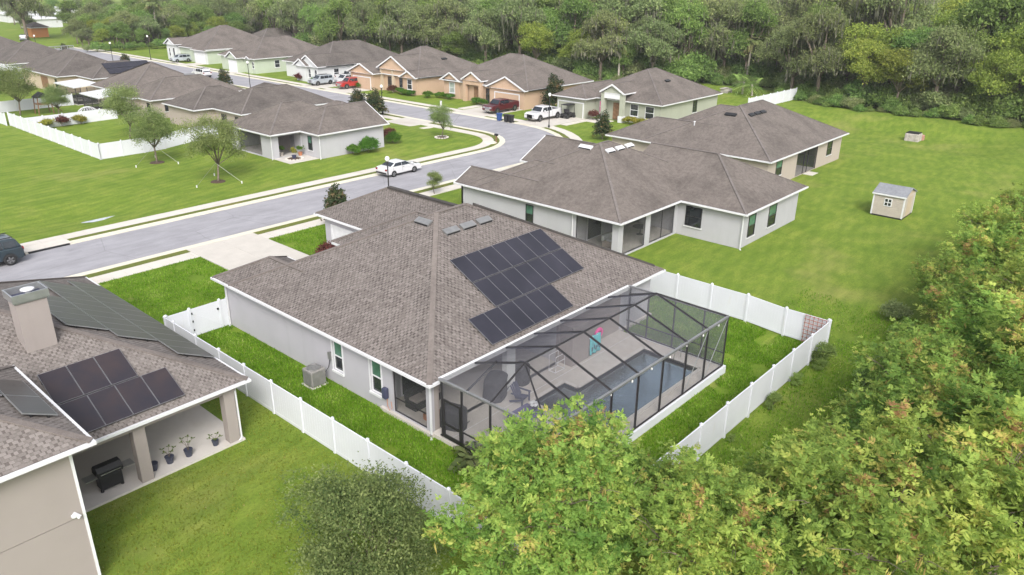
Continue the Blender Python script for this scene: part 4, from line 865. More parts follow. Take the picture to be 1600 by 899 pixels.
# white patio roofs with dark screens
def patio_cover(x0, x1, y0, y1, label, zb=0.1):
    t = thing('patio_cover', label, 'patio cover', ((x0+x1)/2, (y0+y1)/2, zb))
    MB().quad((x0,y0,2.62),(x1,y0,2.9),(x1,y1,2.9),(x0,y1,2.62)).build('roof', M['white_roof'], t).modifiers.new('s', 'SOLIDIFY').thickness = .14
    for i in range(5):
        yy = y0+(y1-y0)*(i+.5)/5; MB().bar((x0+.05,yy,2.66),(x1-.05,yy,2.94),.06,.03).build('seam', M['white_trim'], t)
    p = [(x0+.3, y0+.3), (x1-.3, y0+.3), (x0+.3, (y0+y1)/2), (x0+.3, y1-.3), ((x0+x1)/2, y0+.3), (x1-.3, y1-.3)]
    for a, b_ in p: MB().box(a-.05, a+.05, b_-.05, b_+.05, zb, 2.6).build('post', M['bronze'], t)
    for q in ([(x0+.3,y0+.3),(x0+.3,y1-.3)], [(x0+.3,y0+.3),(x1-.3,y0+.3)], [(x0+.3,y1-.3),(x1-.3,y1-.3)]):
        (a, b_), (c_, d) = q; MB().quad((a,b_,zb),(c_,d,zb),(c_,d,2.55),(a,b_,2.55)).build('screen', M['lanai_screen'], t); MB().bar((a,b_,1.0),(c_,d,1.0),.05,.07).build('rail', M['bronze'], t); MB().quad((a+.02,b_+.02,zb),(c_+.02,d+.02,zb),(c_+.02,d+.02,.6),(a+.02,b_+.02,.6)).build('kick_panel', M['bronze'], t)
    MB().box(x0+.2, x1, y0+.2, y1-.2, -.1, zb).build('floor', M['patio'], t)
patio_cover(24.0, 28.2, 95.6, 102.5, 'white patio roof on dark screens nearer the camera'); patio_cover(25.6, 29.6, 108.9, 117, 'white patio roof on dark screens beyond the first one'); patio_cover(25.0, 28.3, 141, 151, 'white patio roof cut by the left picture edge')
MB(); cg2 = thing('far_screen_cage', 'pale grey screen cage beyond the left row of houses', 'pool cage', (47.5, 176, 0))
for x in np.linspace(45, 50.2, 5): MB().box(x-.06, x+.06, 175, 175.12, 0, 3.4).build('post', M['galv'], cg2)
MB().quad((45,175.06,0),(50.2,175.06,0),(50.2,175.06,3.4),(45,175.06,3.4)).build('screen', M['screen_mesh'], cg2); MB().bar((45,175.06,3.4),(50.2,175.06,3.4),.15,.15).build('beam', M['galv'], cg2)
# far buildings at the horizon
OH = mk('orange_house', 'small orange walled house with brown roof beyond the far lawn', (66, 250, 0), 'stucco_orange', [((65.5,71,250,257), 2.9)], 'shingle_dark')
for k, (x, y, a, b_) in enumerate(((86,300,9,14),(96,322,14,9),(88,338,9,16),(104,352,16,10),(118,385,10,18),(134,380,16,10),(103,392,12,16),(140,402,20,10),(150,345,14,9))):
    t = mk('mobile_home', 'white flat roofed mobile home among the far trees at the upper left', (x, y, 0), 'stucco_white', [((x-a/2,x+a/2,y-b_/2,y+b_/2), 3.0, dict(s=.12, rm='white_roof', cap=False, gut=False))], 'white_roof', 'mobile home'); t['group'] = 'far white mobile homes'
# garden shed in the field
SH = thing('garden_shed', 'small tan lapped shed with grey roof alone on the field', 'shed', (52.8, -3.4, 0))
zf = h(53, -3); sx0, sx1, sy0, sy1 = 51.35, 54.2, -4.75, -2.15
MB().box(sx0, sx1, sy0, sy1, zf+.14, 2.05).build('wall', M['stucco_cream'], SH); MB().poly_prism([(sx0,2.04),(sx1,2.04),((sx0+sx1)/2,2.55)], 1, sy0+.01, sy0+.1).poly_prism([(sx0,2.04),(sx1,2.04),((sx0+sx1)/2,2.55)], 1, sy1-.1, sy1-.01).build('gable_wall', M['stucco_cream'], SH)
for i in range(11): MB().box(sx0-.03, sx0, sy0+.09, sy1-.09, zf+.15+i*.17, zf+.305+i*.17).build('siding_board', M['shed_siding'], SH); MB().box(sx0+.09, sx1-.09, sy0-.03, sy0, zf+.15+i*.17, zf+.305+i*.17).build('siding_board', M['shed_siding'], SH)
for a, b_ in ((sx0-.04, sy0-.04), (sx0-.04, sy1-.08), (sx1-.08, sy0-.04)): MB().box(a, a+.12, b_, b_+.12, zf+.12, 2.04).build('corner_board', M['white_trim'], SH)
xm_ = (sx0+sx1)/2
MB().poly_prism([(sx0-.14,1.99),(xm_,2.56),(sx1+.14,1.99),(sx1+.14,2.07),(xm_,2.65),(sx0-.14,2.07)], 1, sy0-.12, sy1+.12).build('roof', M['shingle_shed'], SH); MB().box(sx0-.17, sx0-.145, sy0-.12, sy1+.12, 1.93, 2.06).build('fascia', M['white_trim'], SH)
window(SH, 0, sx0-.03, -1, -3.75, -3.1, 1.0, 1.7, vert=True, sill=False); MB().box(sx0+.8, sx1-.8, sy0-.045, sy0-.031, zf+.16, 1.9).build('door', M['stucco_cream'], SH); MB().box(sx0, sx1, sy0, sy1, zf-.3, zf+.14).build('skid', M['black'], SH)
# ---------------------------------------------------------------- white fences
def fence(label, pts, hgt=1.72, post_every=2.44, first=None, gate=None, group=None, zoff=0.0, name='vinyl_fence'):
    (x0, y0), (x1, y1) = pts; t = thing(name, label, 'fence', (x0, y0, 0), group=group)
    L_ = math.hypot(x1-x0, y1-y0); d = ((x1-x0)/L_, (y1-y0)/L_); ss = [0.0]
    s = first if first is not None else post_every
    while s < L_-.5: ss.append(s); s += post_every
    ss.append(L_); P = lambda s: (x0+d[0]*s, y0+d[1]*s)
    for i, s in enumerate(ss):
        x, y = P(s); z = h(x, y)+zoff; k = .066
        MB().box(x-k, x+k, y-k, y+k, z-.2, z+hgt+.04).build('post', M['vinyl'], t); MB().lathe((x, y, z+hgt+.04), [(.105,0),(.105,.03),(.07,.07),(.01,.11)], 4).build('post_cap', M['vinyl'], t)
    for i, (a, b_) in enumerate(zip(ss, ss[1:])):
        (xa, ya), (xb, yb) = P(a+.07), P(b_-.07); za, zb = h(xa, ya)+zoff, h(xb, yb)+zoff
        isg = gate is not None and i == gate
        pn = MB(); w2 = .02; nx, ny = -d[1]*w2, d[0]*w2
        pn.v = [(xa-nx,ya-ny,za+.1),(xb-nx,yb-ny,zb+.1),(xb-nx,yb-ny,zb+hgt-.05),(xa-nx,ya-ny,za+hgt-.05),(xa+nx,ya+ny,za+.1),(xb+nx,yb+ny,zb+.1),(xb+nx,yb+ny,zb+hgt-.05),(xa+nx,ya+ny,za+hgt-.05)]
        pn.f = [(0,1,2,3),(7,6,5,4),(0,4,5,1),(2,6,7,3),(1,5,6,2),(3,7,4,0)]
        o = pn.build('gate' if isg else 'panel', M['vinyl'], t)
        MB().bar((xa,ya,za+.11),(xb,yb,zb+.11),.055,.16).build('rail', M['vinyl'], o); MB().bar((xa,ya,za+hgt-.05),(xb,yb,zb+hgt-.05),.055,.12).build('rail', M['vinyl'], o)
        gv = MB(); n_ = max(2, int((b_-a)/.19))
        for q in range(1, n_):
            f_ = q/n_; xx, yy = xa+(xb-xa)*f_, ya+(yb-ya)*f_; zz = za+(zb-za)*f_
            gv.bar((xx,yy,zz+.2),(xx,yy,zz+hgt-.13),.0445,.012,(d[0],d[1],0))
        gv.build('plank_groove', M['vinyl'], o, kind='stuff')
        if isg:
            hg = MB()
            for zz in (.35, .9, 1.4):
                px, py = P(b_-.02 if d[0] < 0 else a+.1); hg.box(px-.05, px+.05, py-.06, py+.06, za+zz, za+zz+.12)
            hg.build('hinge', M['black'], o); px, py = P(b_-.15); MB().box(px-.05, px+.05, py-.06, py+.06, za+1.2, za+1.32).build('latch', M['black'], o)
            MB().bar((xa,ya-.03,za+1.5),(xb,yb-.03,zb+.25),.02,.05).build('brace', M['vinyl'], o)
    return t
fence('white vinyl fence along the left side of the main yard', ((-3.35, 18.34), (-3.35, -9.44)), first=1.05+.0)
fence('short white fence with a gate between the beige house side and the grey house', ((-3.28, 18.34), (.43, 18.34)), first=1.35, post_every=1.85, gate=1)
fence('white vinyl fence along the back of the main yard', ((-3.28, -9.44), (22.06, -9.44)), first=.82, zoff=.08)
fence('white fence along the right side of the main yard ending at the trellis', ((22.06, -9.37), (22.06, 5.4)), first=2.5, zoff=.08)
fence('long white fence along the neighbour gardens at the left', ((13.0, 68.6), (13.0, 98)), hgt=1.75); fence('second white fence further back along the neighbour gardens', ((12.6, 98.2), (12.6, 150)), hgt=1.6)
fence('white side fence running to the grey corner house behind the young trees', ((13.07, 68.6), (27.2, 68.6)), hgt=1.75); fence('white fence between the two neighbour gardens with small shrubs against it', ((13.07, 92.8), (25, 92.8)), hgt=1.6); fence('white fence behind the play tower', ((12.7, 110), (25.5, 110)), hgt=1.6)
fence('short white fence far off at the edge of the wood', ((96, 31.5), (113, 31.0)), hgt=1.9)
tr = thing('trellis', 'brown lattice trellis in the far corner of the white fence', 'trellis', (21.9, -8.4, 0)); zt = h(21.9, -8.4)
tl_ = MB()
for i in range(6): tl_.box(21.92, 21.945, -9.3+i*.24, -9.275+i*.24, zt+.1, zt+1.85)
for j in range(8): tl_.box(21.89, 21.92, -9.32, -8.04, zt+.2+j*.23, zt+.225+j*.23)
tl_.build('lattice', M['red_wood'], tr)
# drain structure in the basin
ds = thing('drain_structure', 'weathered concrete and brick drain box in the dip of the field', 'drain box', (95.2, 6.8, h(95.2, 6.8)))
zz = h(95.2, 6.8); MB().box(94.2, 95.9, 5.8, 7.6, zz-.2, zz+1.0).build('box', M['stone'], ds, bevel=.1); MB().box(95.9, 96.6, 5.6, 7.4, zz-.2, zz+.7).build('rubble', M['brick_red'], ds, bevel=.15); MB().box(94.3,95.8,5.9,7.5,zz+1.0,zz+1.12).build('grate', M['black'], ds)
pb = thing('park_bench', 'grey picnic bench at the edge of the wood', 'bench', (112, 44, 0)); MB().box(110.8,113,43.4,44.2,.72,.8).build('top', M['stone'], pb); MB().box(110.8,113,42.6,42.9,.42,.48).build('seat', M['stone'], pb); MB().box(111.1,111.2,42.7,44.1,0,.72).build('leg', M['stone'], pb); MB().box(112.6,112.7,42.7,44.1,0,.72).build('leg', M['stone'], pb)
ps = thing('play_tower', 'dark wooden play tower beside the white garden fence', 'play tower', (19.6, 104.8, 0))
for a, b_ in ((18.8,104),(20.4,104),(18.8,105.6),(20.4,105.6)): MB().bar((a+(19.6-a)*-.25,b_,0),(a,b_,2.6),.12,.12).build('leg', M['wood'], ps)
MB().box(18.7,20.5,103.9,105.7,1.4,1.5).build('deck', M['wood'], ps); MB().poly_prism([(18.5,2.4),(20.7,2.4),(19.6,3.1)], 1, 103.8, 105.8).build('roof', M['black'], ps); MB().bar((20.6,104.8,1.4),(22,104.8,.1),.5,.06).build('slide', M['wood'], ps)
dm = thing('dome_cover', 'pale see-through dome on the lawn by the white patio roof', 'dome', (22.6, 96.6, 0)); dmm = MB()
for i in range(8):
    a = i*math.pi/8; dmm.tube([(22.6+1.6*math.cos(a)*math.cos(t), 96.6+1.6*math.sin(a)*math.cos(t), 1.6*math.sin(t)) for t in np.linspace(0, math.pi, 13)], .03, 5)
for zr in (.5, 1.1): dmm.tube([(22.6+math.sqrt(2.56-zr*zr)*math.cos(t), 96.6+math.sqrt(2.56-zr*zr)*math.sin(t), zr) for t in np.linspace(0, 2*math.pi, 17)], .03, 5)
dmm.build('ribs', M['white_trim'], dm); MB().lathe((22.6,96.6,0), [(1.58,.02),(1.5,.55),(1.2,1.05),(.6,1.5),(.02,1.58)], 16).build('net', M['screen_mesh'], dm)
gp = thing('garden_pool', 'small turquoise garden pool with clutter on its pale terrace behind the side fence', 'pool', (24.2, 73, 0)); MB().box(20.6,27.2,69.6,77,-.1,.06).build('terrace', M['patio'], gp); MB().lathe((23.6,73,.06), [(2.2,0),(2.2,.03)], 20).build('water', M['teal'], gp)
rk_ = random.Random(2)
for k in range(9): MB().box(x_:=24.6+rk_.uniform(-1,2.2), x_+.4, y_:=70.4+rk_.uniform(0,5), y_+.35, .06, .3+rk_.uniform(.1,.5)).build('item', M[['terracotta','white_trim','navy','teal','stone'][k%5]], gp, bevel=.05)
# ================================================================ vegetation
def unit(v): return v/np.maximum(np.linalg.norm(v, axis=1, keepdims=True), 1e-6)
def leaf_mesh(name, C, A, B, tone, m):
    """one four-cornered leaf per row: centre C, half-length vector A, half-width vector B"""
    n_ = len(C); fold = np.cross(A, B); fold = unit(fold)*np.linalg.norm(B, axis=1, keepdims=True)*.35
    V = np.empty((n_*4, 3)); V[0::4] = C-A; V[1::4] = C+B+fold; V[2::4] = C+A; V[3::4] = C-B+fold
    me = bpy.data.meshes.new(name); me.vertices.add(n_*4); me.vertices.foreach_set('co', V.astype(np.float32).ravel())
    me.loops.add(n_*4); me.loops.foreach_set('vertex_index', np.arange(n_*4, dtype=np.int32))
    me.polygons.add(n_); me.polygons.foreach_set('loop_start', np.arange(0, n_*4, 4, dtype=np.int32)); me.polygons.foreach_set('loop_total', np.full(n_, 4, dtype=np.int32))
    me.update(); at = me.attributes.new('tone', 'FLOAT', 'FACE'); at.data.foreach_set('value', np.clip(tone, 0, 1).astype(np.float32)); me.materials.append(m); return me
def clump_points(rr, blobs, n_clump, shell=.5):
    vol = np.array([b[3]*b[4]*b[5] for b in blobs])**.67; pick = rr.choice(len(blobs), n_clump, p=vol/vol.sum())
    d = unit(rr.normal(size=(n_clump, 3))); d[:, 2] = np.where(d[:, 2] < -.35, -d[:, 2]*.6, d[:, 2]); r_ = shell+(1-shell)*rr.rand(n_clump)**.6
    ct = np.array([b[:3] for b in blobs])[pick]; rad = np.array([b[3:6] for b in blobs])[pick]
    lump = 1+.22*np.sin(d[:, 0]*5+ct[:, 0]*2)*np.cos(d[:, 1]*4+ct[:, 1])+.12*rr.normal(size=n_clump)
    return ct+d*rad*(r_*lump)[:, None], d
def crown_leaves(seed, blobs, n_clump, per, spread, size, aspect=.55, droop=0.0, shell=.5, tone_mu=.45, tone_sd=.17, leafsd=.14):
    rr = np.random.RandomState(seed); P, d = clump_points(rr, blobs, n_clump, shell)
    C = np.repeat(P, per, 0)+rr.normal(size=(n_clump*per, 3))*np.array([spread, spread, spread*.6]); D = np.repeat(d, per, 0)
    A = unit(D*.6+rr.normal(size=C.shape)*.8+np.array([0, 0, -droop])); sz = size*rr.uniform(.6, 1.35, (len(C), 1))
    B = unit(np.cross(A, unit(D*.4+rr.normal(size=C.shape)*.5+np.array([0, 0, 1.0]))))
    tone = np.repeat(rr.normal(tone_mu, tone_sd, n_clump), per)+rr.normal(0, leafsd, len(C))
    return C, A*sz, B*sz*aspect, tone
def trunk_mb(seed, height, r0, blobs, lean=.3, n_seg=6, forks=True):
    rr = random.Random(seed); mb = MB(); zt = min(b[2]-b[5]*.3 for b in blobs) if forks else height
    fork = Vector((rr.uniform(-lean, lean), rr.uniform(-lean, lean), max(.5, zt*.75)))
    pts = [Vector((0,0,-.2)).lerp(fork, i/3)+Vector((rr.uniform(-1,1), rr.uniform(-1,1), 0))*(.12*r0 if i else 0) for i in range(4)]
    mb.tube(pts, [r0*1.25, r0, r0*.88, r0*.78], 8)
    if forks:
        for b in blobs:
            tgt = Vector(b[:3]); mid = fork.lerp(tgt, .5)+Vector((rr.uniform(-.3,.3), rr.uniform(-.3,.3), .25*height*.1)); mb.tube([fork-Vector((0,0,.1)), mid, tgt], [r0*.6, r0*.38, r0*.14], 6)
            for k in range(3):
                e = tgt+Vector((rr.uniform(-1,1)*b[3], rr.uniform(-1,1)*b[4], rr.uniform(-.2,.9)*b[5]))*.75; mb.tube([mid.lerp(tgt, rr.uniform(.2,.9)), e], [r0*.2, r0*.05], 5)
    return mb
def make_tree(name, cat, seed, blobs, height, r0, leafm, n_clump, per, spread, size, bark='bark', aspect=.55, moss=0, **kw):
    t = thing(name, name, cat)
    trunk_mb(seed, height, r0, blobs).build('trunk', M[bark], t, smooth=True)
    C, A, B, tn = crown_leaves(seed, blobs, n_clump, per, spread, size, aspect, **kw)
    o = bpy.data.objects.new('crown', leaf_mesh('crown', C, A, B, tn, M[leafm])); COL.objects.link(o); o.parent = t
    if moss:
        rr = np.random.RandomState(seed+9); P, d = clump_points(rr, blobs, moss, .8); P[:, 2] -= rr.uniform(.2, 1.4, moss)
        A = np.stack([rr.normal(0, .06, moss), rr.normal(0, .06, moss), -rr.uniform(.35, 1.1, moss)], 1); a = rr.uniform(0, 6.28, moss); B = np.stack([np.cos(a), np.sin(a), a*0], 1)*rr.uniform(.06, .16, (moss, 1))
        o = bpy.data.objects.new('moss', leaf_mesh('moss', P, A, B, rr.normal(.5, .2, moss), M['leaf_moss'])); COL.objects.link(o); o.parent = t; o['kind'] = 'stuff'
    return proto(t)
used = set()
def place(t, x, y, scale=1.0, rot=None, label=None, group=None, zs=None, dz=0):
    rot = random.Random(x*7.3+y*3.1).uniform(0, 6.28) if rot is None else rot
    sc_ = (scale, scale, zs if zs else scale); loc = (x, y, h(x, y)+dz)
    if t.name not in used:
        used.add(t.name); t.location = loc; t.rotation_euler = (0, 0, rot); t.scale = sc_; t['label'] = label
        if group: t['group'] = group
        return t
    c = dup(t, loc, rot, sc_, label)
    if group: c['group'] = group
    elif 'group' in c: del c['group']
    return c
def blobs_of(seed, n_, R_, z, rz, zspread, br=(.35,.55)):
    rr = random.Random(seed); out = []
    for i in range(n_):
        a = 2*math.pi*i/n_+rr.uniform(-.5,.5); q = R_*rr.uniform(.35,.72); r_ = R_*rr.uniform(*br)
        out.append((q*math.cos(a), q*math.sin(a), z+rr.uniform(-zspread, zspread), r_, r_, r_*rz))
    out.append((0, 0, z+zspread*.9, R_*.5, R_*.5, R_*.5*rz)); return out
# ---- prototypes
oakA = make_tree('oak_tree', 'tree', 11, blobs_of(11, 8, 5.6, 9.0, .75, 2.6), 14, .38, 'leaf_oak', 1500, 10, .42, .19, moss=450)
oakB = make_tree('mossy_oak_tree', 'tree', 12, blobs_of(12, 9, 5.8, 9.4, .85, 3.4), 15, .4, 'leaf_oak', 1400, 10, .42, .19, moss=800, tone_mu=.5)
grnA = make_tree('broadleaf_tree', 'tree', 13, blobs_of(13, 8, 4.6, 7.6, .95, 3.2), 12, .28, 'leaf_green', 1500, 10, .38, .19)
grnB = make_tree('broadleaf_tree', 'tree', 17, blobs_of(17, 7, 4.0, 8.6, 1.25, 3.4), 14, .26, 'leaf_green', 1500, 10, .38, .19, moss=250, tone_mu=.55)
limA = make_tree('yellow_green_tree', 'tree', 14, blobs_of(14, 8, 4.6, 7.8, .9, 2.8), 12, .26, 'leaf_lime', 1500, 10, .36, .18)
shrA = make_tree('wood_edge_shrub', 'shrub', 15, blobs_of(15, 6, 2.0, 1.7, .9, .7), 3.4, .08, 'leaf_green', 520, 9, .26, .15)
shrB = make_tree('wood_edge_shrub', 'shrub', 16, blobs_of(16, 6, 2.0, 1.5, .8, .6), 3.0, .08, 'leaf_oak', 460, 9, .26, .14, tone_mu=.6)
yngA = make_tree('young_oak', 'tree', 21, blobs_of(21, 11, 3.0, 3.5, 1.0, 1.5, (.30,.46)), 5.6, .10, 'leaf_young', 1500, 12, .24, .07, tone_mu=.5, shell=.35)
yngB = make_tree('young_oak', 'tree', 22, blobs_of(22, 11, 2.9, 3.8, 1.05, 1.7, (.30,.46)), 6, .10, 'leaf_young', 1500, 12, .24, .07, tone_mu=.62, shell=.35)
nrO = make_tree('small_leaved_oak', 'tree', 27, blobs_of(27, 13, 3.0, 2.7, 1.0, 1.2, (.26,.42)), 4.4, .08, 'leaf_young', 1000, 34, .2, .05, tone_mu=.55, tone_sd=.2, shell=.35)
wdA = make_tree('fence_weed', 'weed', 18, blobs_of(18, 9, 2.6, 1.9, 1.0, 1.6, (.2,.34)), 3.4, .05, 'leaf_green', 300, 9, .3, .17, tone_mu=.6)
hdg = make_tree('round_hedge', 'bush', 23, [(0,0,.85,1.0,.95,.85),(.2,.1,.8,.95,.95,.8)], 1.6, .05, 'leaf_hedge', 700, 8, .09, .07, shell=.85)
bsh = make_tree('low_bush', 'bush', 24, blobs_of(24, 5, .7, .55, .8, .15), 1, .03, 'leaf_hedge', 260, 9, .09, .07)
red = make_tree('red_bush', 'bush', 25, blobs_of(25, 5, .8, .7, .9, .2), 1.2, .03, 'leaf_red', 240, 9, .1, .07)
gld = make_tree('golden_bush', 'bush', 26, blobs_of(26, 5, .8, .6, .8, .15), 1, .03, 'leaf_gold', 260, 9, .1, .07)
def make_magnolia(name, seed, H_, R_, leafm='leaf_magnolia'):
    bl = [(0, 0, H_*(.18+.13*i), R_*(1-.13*i), R_*(1-.13*i), H_*.11) for i in range(6)]; rr = random.Random(seed)
    for i in range(9): a = i*2.4; z = .2+.07*i; bl.append((R_*(1-z)*.8*math.cos(a), R_*(1-z)*.8*math.sin(a), H_*z, R_*.38, R_*.38, H_*.09))
    t = thing(name, name, 'tree'); MB().tube([(0,0,-.1),(0,0,H_*.5),(0,0,H_*.95)], [.09,.06,.02], 7).build('trunk', M['bark'], t)
    C, A, B, tn = crown_leaves(seed, bl, 420, 11, .16, .13, .5, shell=.6); o = bpy.data.objects.new('crown', leaf_mesh('crown', C, A, B, tn, M[leafm])); COL.objects.link(o); o.parent = t; return proto(t)
mag = make_magnolia('magnolia_tree', 31, 4.6, 1.5)
def make_palm(name, seed, H_, nf, L_, leafm='leaf_palm', r0=.2, fan=True):
    rr = random.Random(seed); t = thing(name, name, 'palm'); MB().tube([(0,0,-.2),(.1,0,H_*.5),(.15,.1,H_)], [r0*1.2, r0, r0*.9], 8).build('trunk', M['pale_bark'], t); C=[];A=[];B=[]; tn=[]
    for i in range(nf):
        a = rr.uniform(0, 6.28); el = rr.uniform(-.7, 1.2); d = Vector((math.cos(a)*math.cos(el), math.sin(a)*math.cos(el), math.sin(el))); p = Vector((.15,.1,H_)); tv = rr.uniform(.2,.8) if el > -.2 else rr.uniform(.7,1); q = Vector((-d.y, d.x, 0)).normalized()
        for k in range(9):
            f_ = (k+1)/9; c_ = p+d*L_*f_-Vector((0,0,1))*(f_*f_*L_*.45)
            for sg in (-1, 1):
                ax = (d*.55+q*sg*.75-Vector((0,0,.35))).normalized()*L_*.24*(1-.45*f_); C.append(c_+ax); A.append(ax); B.append(d.cross(ax).normalized()*.05*L_ if fan else d*.03*L_); tn.append(tv+rr.uniform(-.12,.12))
    o = bpy.data.objects.new('fronds', leaf_mesh('fronds', np.array(C), np.array(A), np.array(B), np.array(tn), M[leafm])); COL.objects.link(o); o.parent = t; return proto(t)
plm = make_palm('sabal_palm', 41, 8.0, 34, 2.0); ban = make_palm('banana_plant', 42, 1.6, 14, 2.4, 'leaf_green', .15, False); syc = make_palm('cycad_plant', 43, .25, 26, 1.15, 'leaf_palm', .12)
def make_lead(seed, R_=3.05, n_=9500):
    rr = np.random.RandomState(seed); bl = blobs_of(seed, 9, R_*1.02, 3.3, .85, 1.1, (.30,.46)); t = thing('feathery_tree', 'feathery_tree', 'tree'); rs_ = random.Random(seed)
    mb = MB()
    for k in range(5):
        a = k*1.3+rs_.random(); mb.tube([(.2*math.cos(a), .2*math.sin(a), -.2), (.5*math.cos(a), .5*math.sin(a), 1.6), bl[k][:3]], [.10,.075,.03], 6)
    for b in bl:
        for k in range(6):
            e = Vector(b[:3])+Vector((rs_.uniform(-1,1)*b[3], rs_.uniform(-1,1)*b[4], rs_.uniform(0,.8)*b[5]))*.85; mb.tube([b[:3], Vector(b[:3]).lerp(e, .5)+Vector((0,0,.12)), e], [.02,.012,.005], 4)
    mb.build('stems', M['bark'], t)
    nb = 230; Pb, db = clump_points(rr, bl, nb, .62); pk = rr.randint(0, nb, n_); k0 = 7        # branch tips carry the sprays
    stem = rr.uniform(-.95, .6, (n_, 1)); P = Pb[pk]+(db[pk]+np.array([0,0,.25]))*stem+rr.normal(size=(n_, 3))*np.array([.13, .13, .09])*(1.25-.5*stem); d = unit(db[pk]+rr.normal(size=(n_, 3))*.35+np.array([0, 0, .25]))
    ax = unit(d*.8+rr.normal(size=(n_,3))*.55+np.array([0,0,.05])); side = unit(np.cross(ax, np.array([0,0,1.0])+rr.normal(size=(n_,3))*.25)); upv = np.cross(side, ax)
    L_ = rr.uniform(.10, .23, (n_,1)); tipt = rr.normal(.45, .15, nb); old_ = rr.rand(nb) < .07; tipt[old_] = rr.uniform(.78, .96, old_.sum()); base_t = tipt[pk]+rr.normal(0, .09, n_)
    grp = np.sin(P[:,0]*1.1+seed)*np.cos(P[:,1]*1.3)*.12; base_t += grp
    Cs=[];As=[];Bs=[];Ts=[]
    for k in range(k0):                      # paired leaflets along a drooping stalk
        f_ = (k//2+.5)/4 if k < 6 else 1.0; sg = (-1 if k % 2 else 1) if k < 6 else 0
        c_ = P+ax*L_*f_*1.1-np.array([0,0,1])*(L_*f_*f_*.5); a = unit(ax*(.5 if sg else 1)+side*sg*.95+upv*.05-np.array([0,0,.25])+rr.normal(size=(n_,3))*.12)*L_*.42
        b = unit(np.cross(a, upv+rr.normal(size=(n_,3))*.3))*L_*.15; Cs.append(c_+a*.8); As.append(a); Bs.append(b); Ts.append(base_t+rr.normal(0,.05,n_))
    o = bpy.data.objects.new('crown', leaf_mesh('crown', np.concatenate(Cs), np.concatenate(As), np.concatenate(Bs), np.concatenate(Ts), M['leaf_lead'])); COL.objects.link(o); o.parent = t
    npod = 90; P, d = clump_points(rr, bl, npod, .85); P[:,2] -= .1; A = np.stack([rr.normal(0,.03,npod), rr.normal(0,.03,npod), -rr.uniform(.07,.13,npod)],1); a = rr.uniform(0,6.28,npod); B = np.stack([np.cos(a),np.sin(a),a*0],1)*.018
    C4 = np.repeat(P,4,0)+rr.normal(size=(npod*4,3))*.05; o = bpy.data.objects.new('seed_pods', leaf_mesh('seed_pods', C4, np.repeat(A,4,0), np.repeat(B,4,0), rr.uniform(.86,1,npod*4), M['leaf_lead'])); COL.objects.link(o); o.parent = t; o['kind'] = 'stuff'
    return proto(t)
ldA, ldB, ldC = make_lead(51), make_lead(52), make_lead(53)
# ---- thicket at the lower right
nl = [(-2.2,-9.6,1.0,'bright feathery tree in front of the pool cage, nearest the cage'), (-4.9,-10.6,.98,'feathery tree with orange tips over the end of the left white fence'), (.5,-11.6,.78,'feathery tree hiding the middle of the back fence'), (-1.6,-15.2,1.0,'feathery tree at the bottom edge right of centre')]
for i, (x, y, s_, lab) in enumerate(nl): place((ldA, ldB, ldC)[i % 3], x, y, s_, None, lab, None, zs=s_*(1.2 if i == 0 else 1.05))
thk = [(2.9,-15.2,.8),(6,-16.6,.95),(2.4,-18.4,1.2),(10,-17.6,1.12),(10.2,-14.9,.5),(14.2,-16.9,1.0),(18.6,-15.7,.8),(20,-18.9,1.2),(26,-16.2,1.02),(30.5,-13.2,.72),(34,-15.2,.98),(40.2,-14.3,.95),(44.4,-17.0,1.2),(15,-21,1.4),(24.4,-20,1.25),(31,-19,1.3),(38,-19,1.3),(5.6,-20.6,1.35),(23,-15.0,.6),(49,-16,1.0),(28.5,-22.5,1.4),(10.2,-22.0,1.4)]
for i, (x, y, s_) in enumerate(thk): place((ldB, ldC, ldA)[i % 3], x, y, s_, None, 'feathery yellow-green tree in the thicket at the lower right', 'feathery trees of the lower right thicket')
for i, (x, y, s_) in enumerate([(7,-13.9,.42),(12.6,-14.0,.45),(16.2,-13.7,.5),(21,-13.3,.5),(25.8,-12.6,.45),(4.7,-13.4,.4),(19.3,-12.7,.35),(29,-11.2,.4),(2.2,-13.4,.42)]): place((shrA, shrB)[i % 2], x, y, s_, None, 'low weedy shrub along the front of the lower right thicket', 'weedy shrubs along the thicket')
for i, (x, y, s_) in enumerate([(20.1,-10.0,.3),(19.3,-10.2,.16),(16.9,-9.9,.15),(14.1,-9.9,.17),(13.5,-9.95,.1),(9.7,-9.85,.08)]): place(wdA, x, y, s_, None, 'small weed growing against the outside of the back white fence', 'weeds along the back fence')
place(nrO, -7.9, -5.3, 1.0, None, 'olive green small-leaved oak at the bottom left of centre by the white fence', None)
place(nrO, -5.4, -3.7, .45, None, 'sparse low branch of young oak reaching over the white fence', None)
# ---- street and garden trees
place(yngB, 17.1, 50.3, 1.0, None, 'young staked oak on the verge lawn left of the grey corner house', None); place(yngA, 16.7, 62.8, .98, None, 'young staked oak in front of the white side fence', None); place(yngB, 20.1, 77.5, 1.0, None, 'leafy oak inside the white fenced garden', None)
place(yngA, 16.7, 106, 1.15, None, 'dark oak behind the white fence near the play tower', None); place(yngA, 19.8, 99.8, .75, None, 'small pale oak beside the play tower', None); place(yngA, 14.6, 112, .9, None, 'oak at the left picture edge behind the white fence', None)
place(yngB, 46.8, 49, .62, None, 'young tree in a white ringed bed on the corner lawn', None); place(yngB, 28.9, 31.0, .34, None, 'small airy tree by the near pavement beside the light grey house', None)
place(mag, 16.9, 30.0, .82, None, 'brown-leaved magnolia by the near pavement left of the garage roof', None); place(mag, 60.9-.0+.8, 36.3-1.5, .85, None, 'brown-leaved magnolia in front of the sage house lawn', None) ; place(mag, 75.6, 54.0, 1.25, None, 'tall dark magnolia between the tan and sage houses', None)
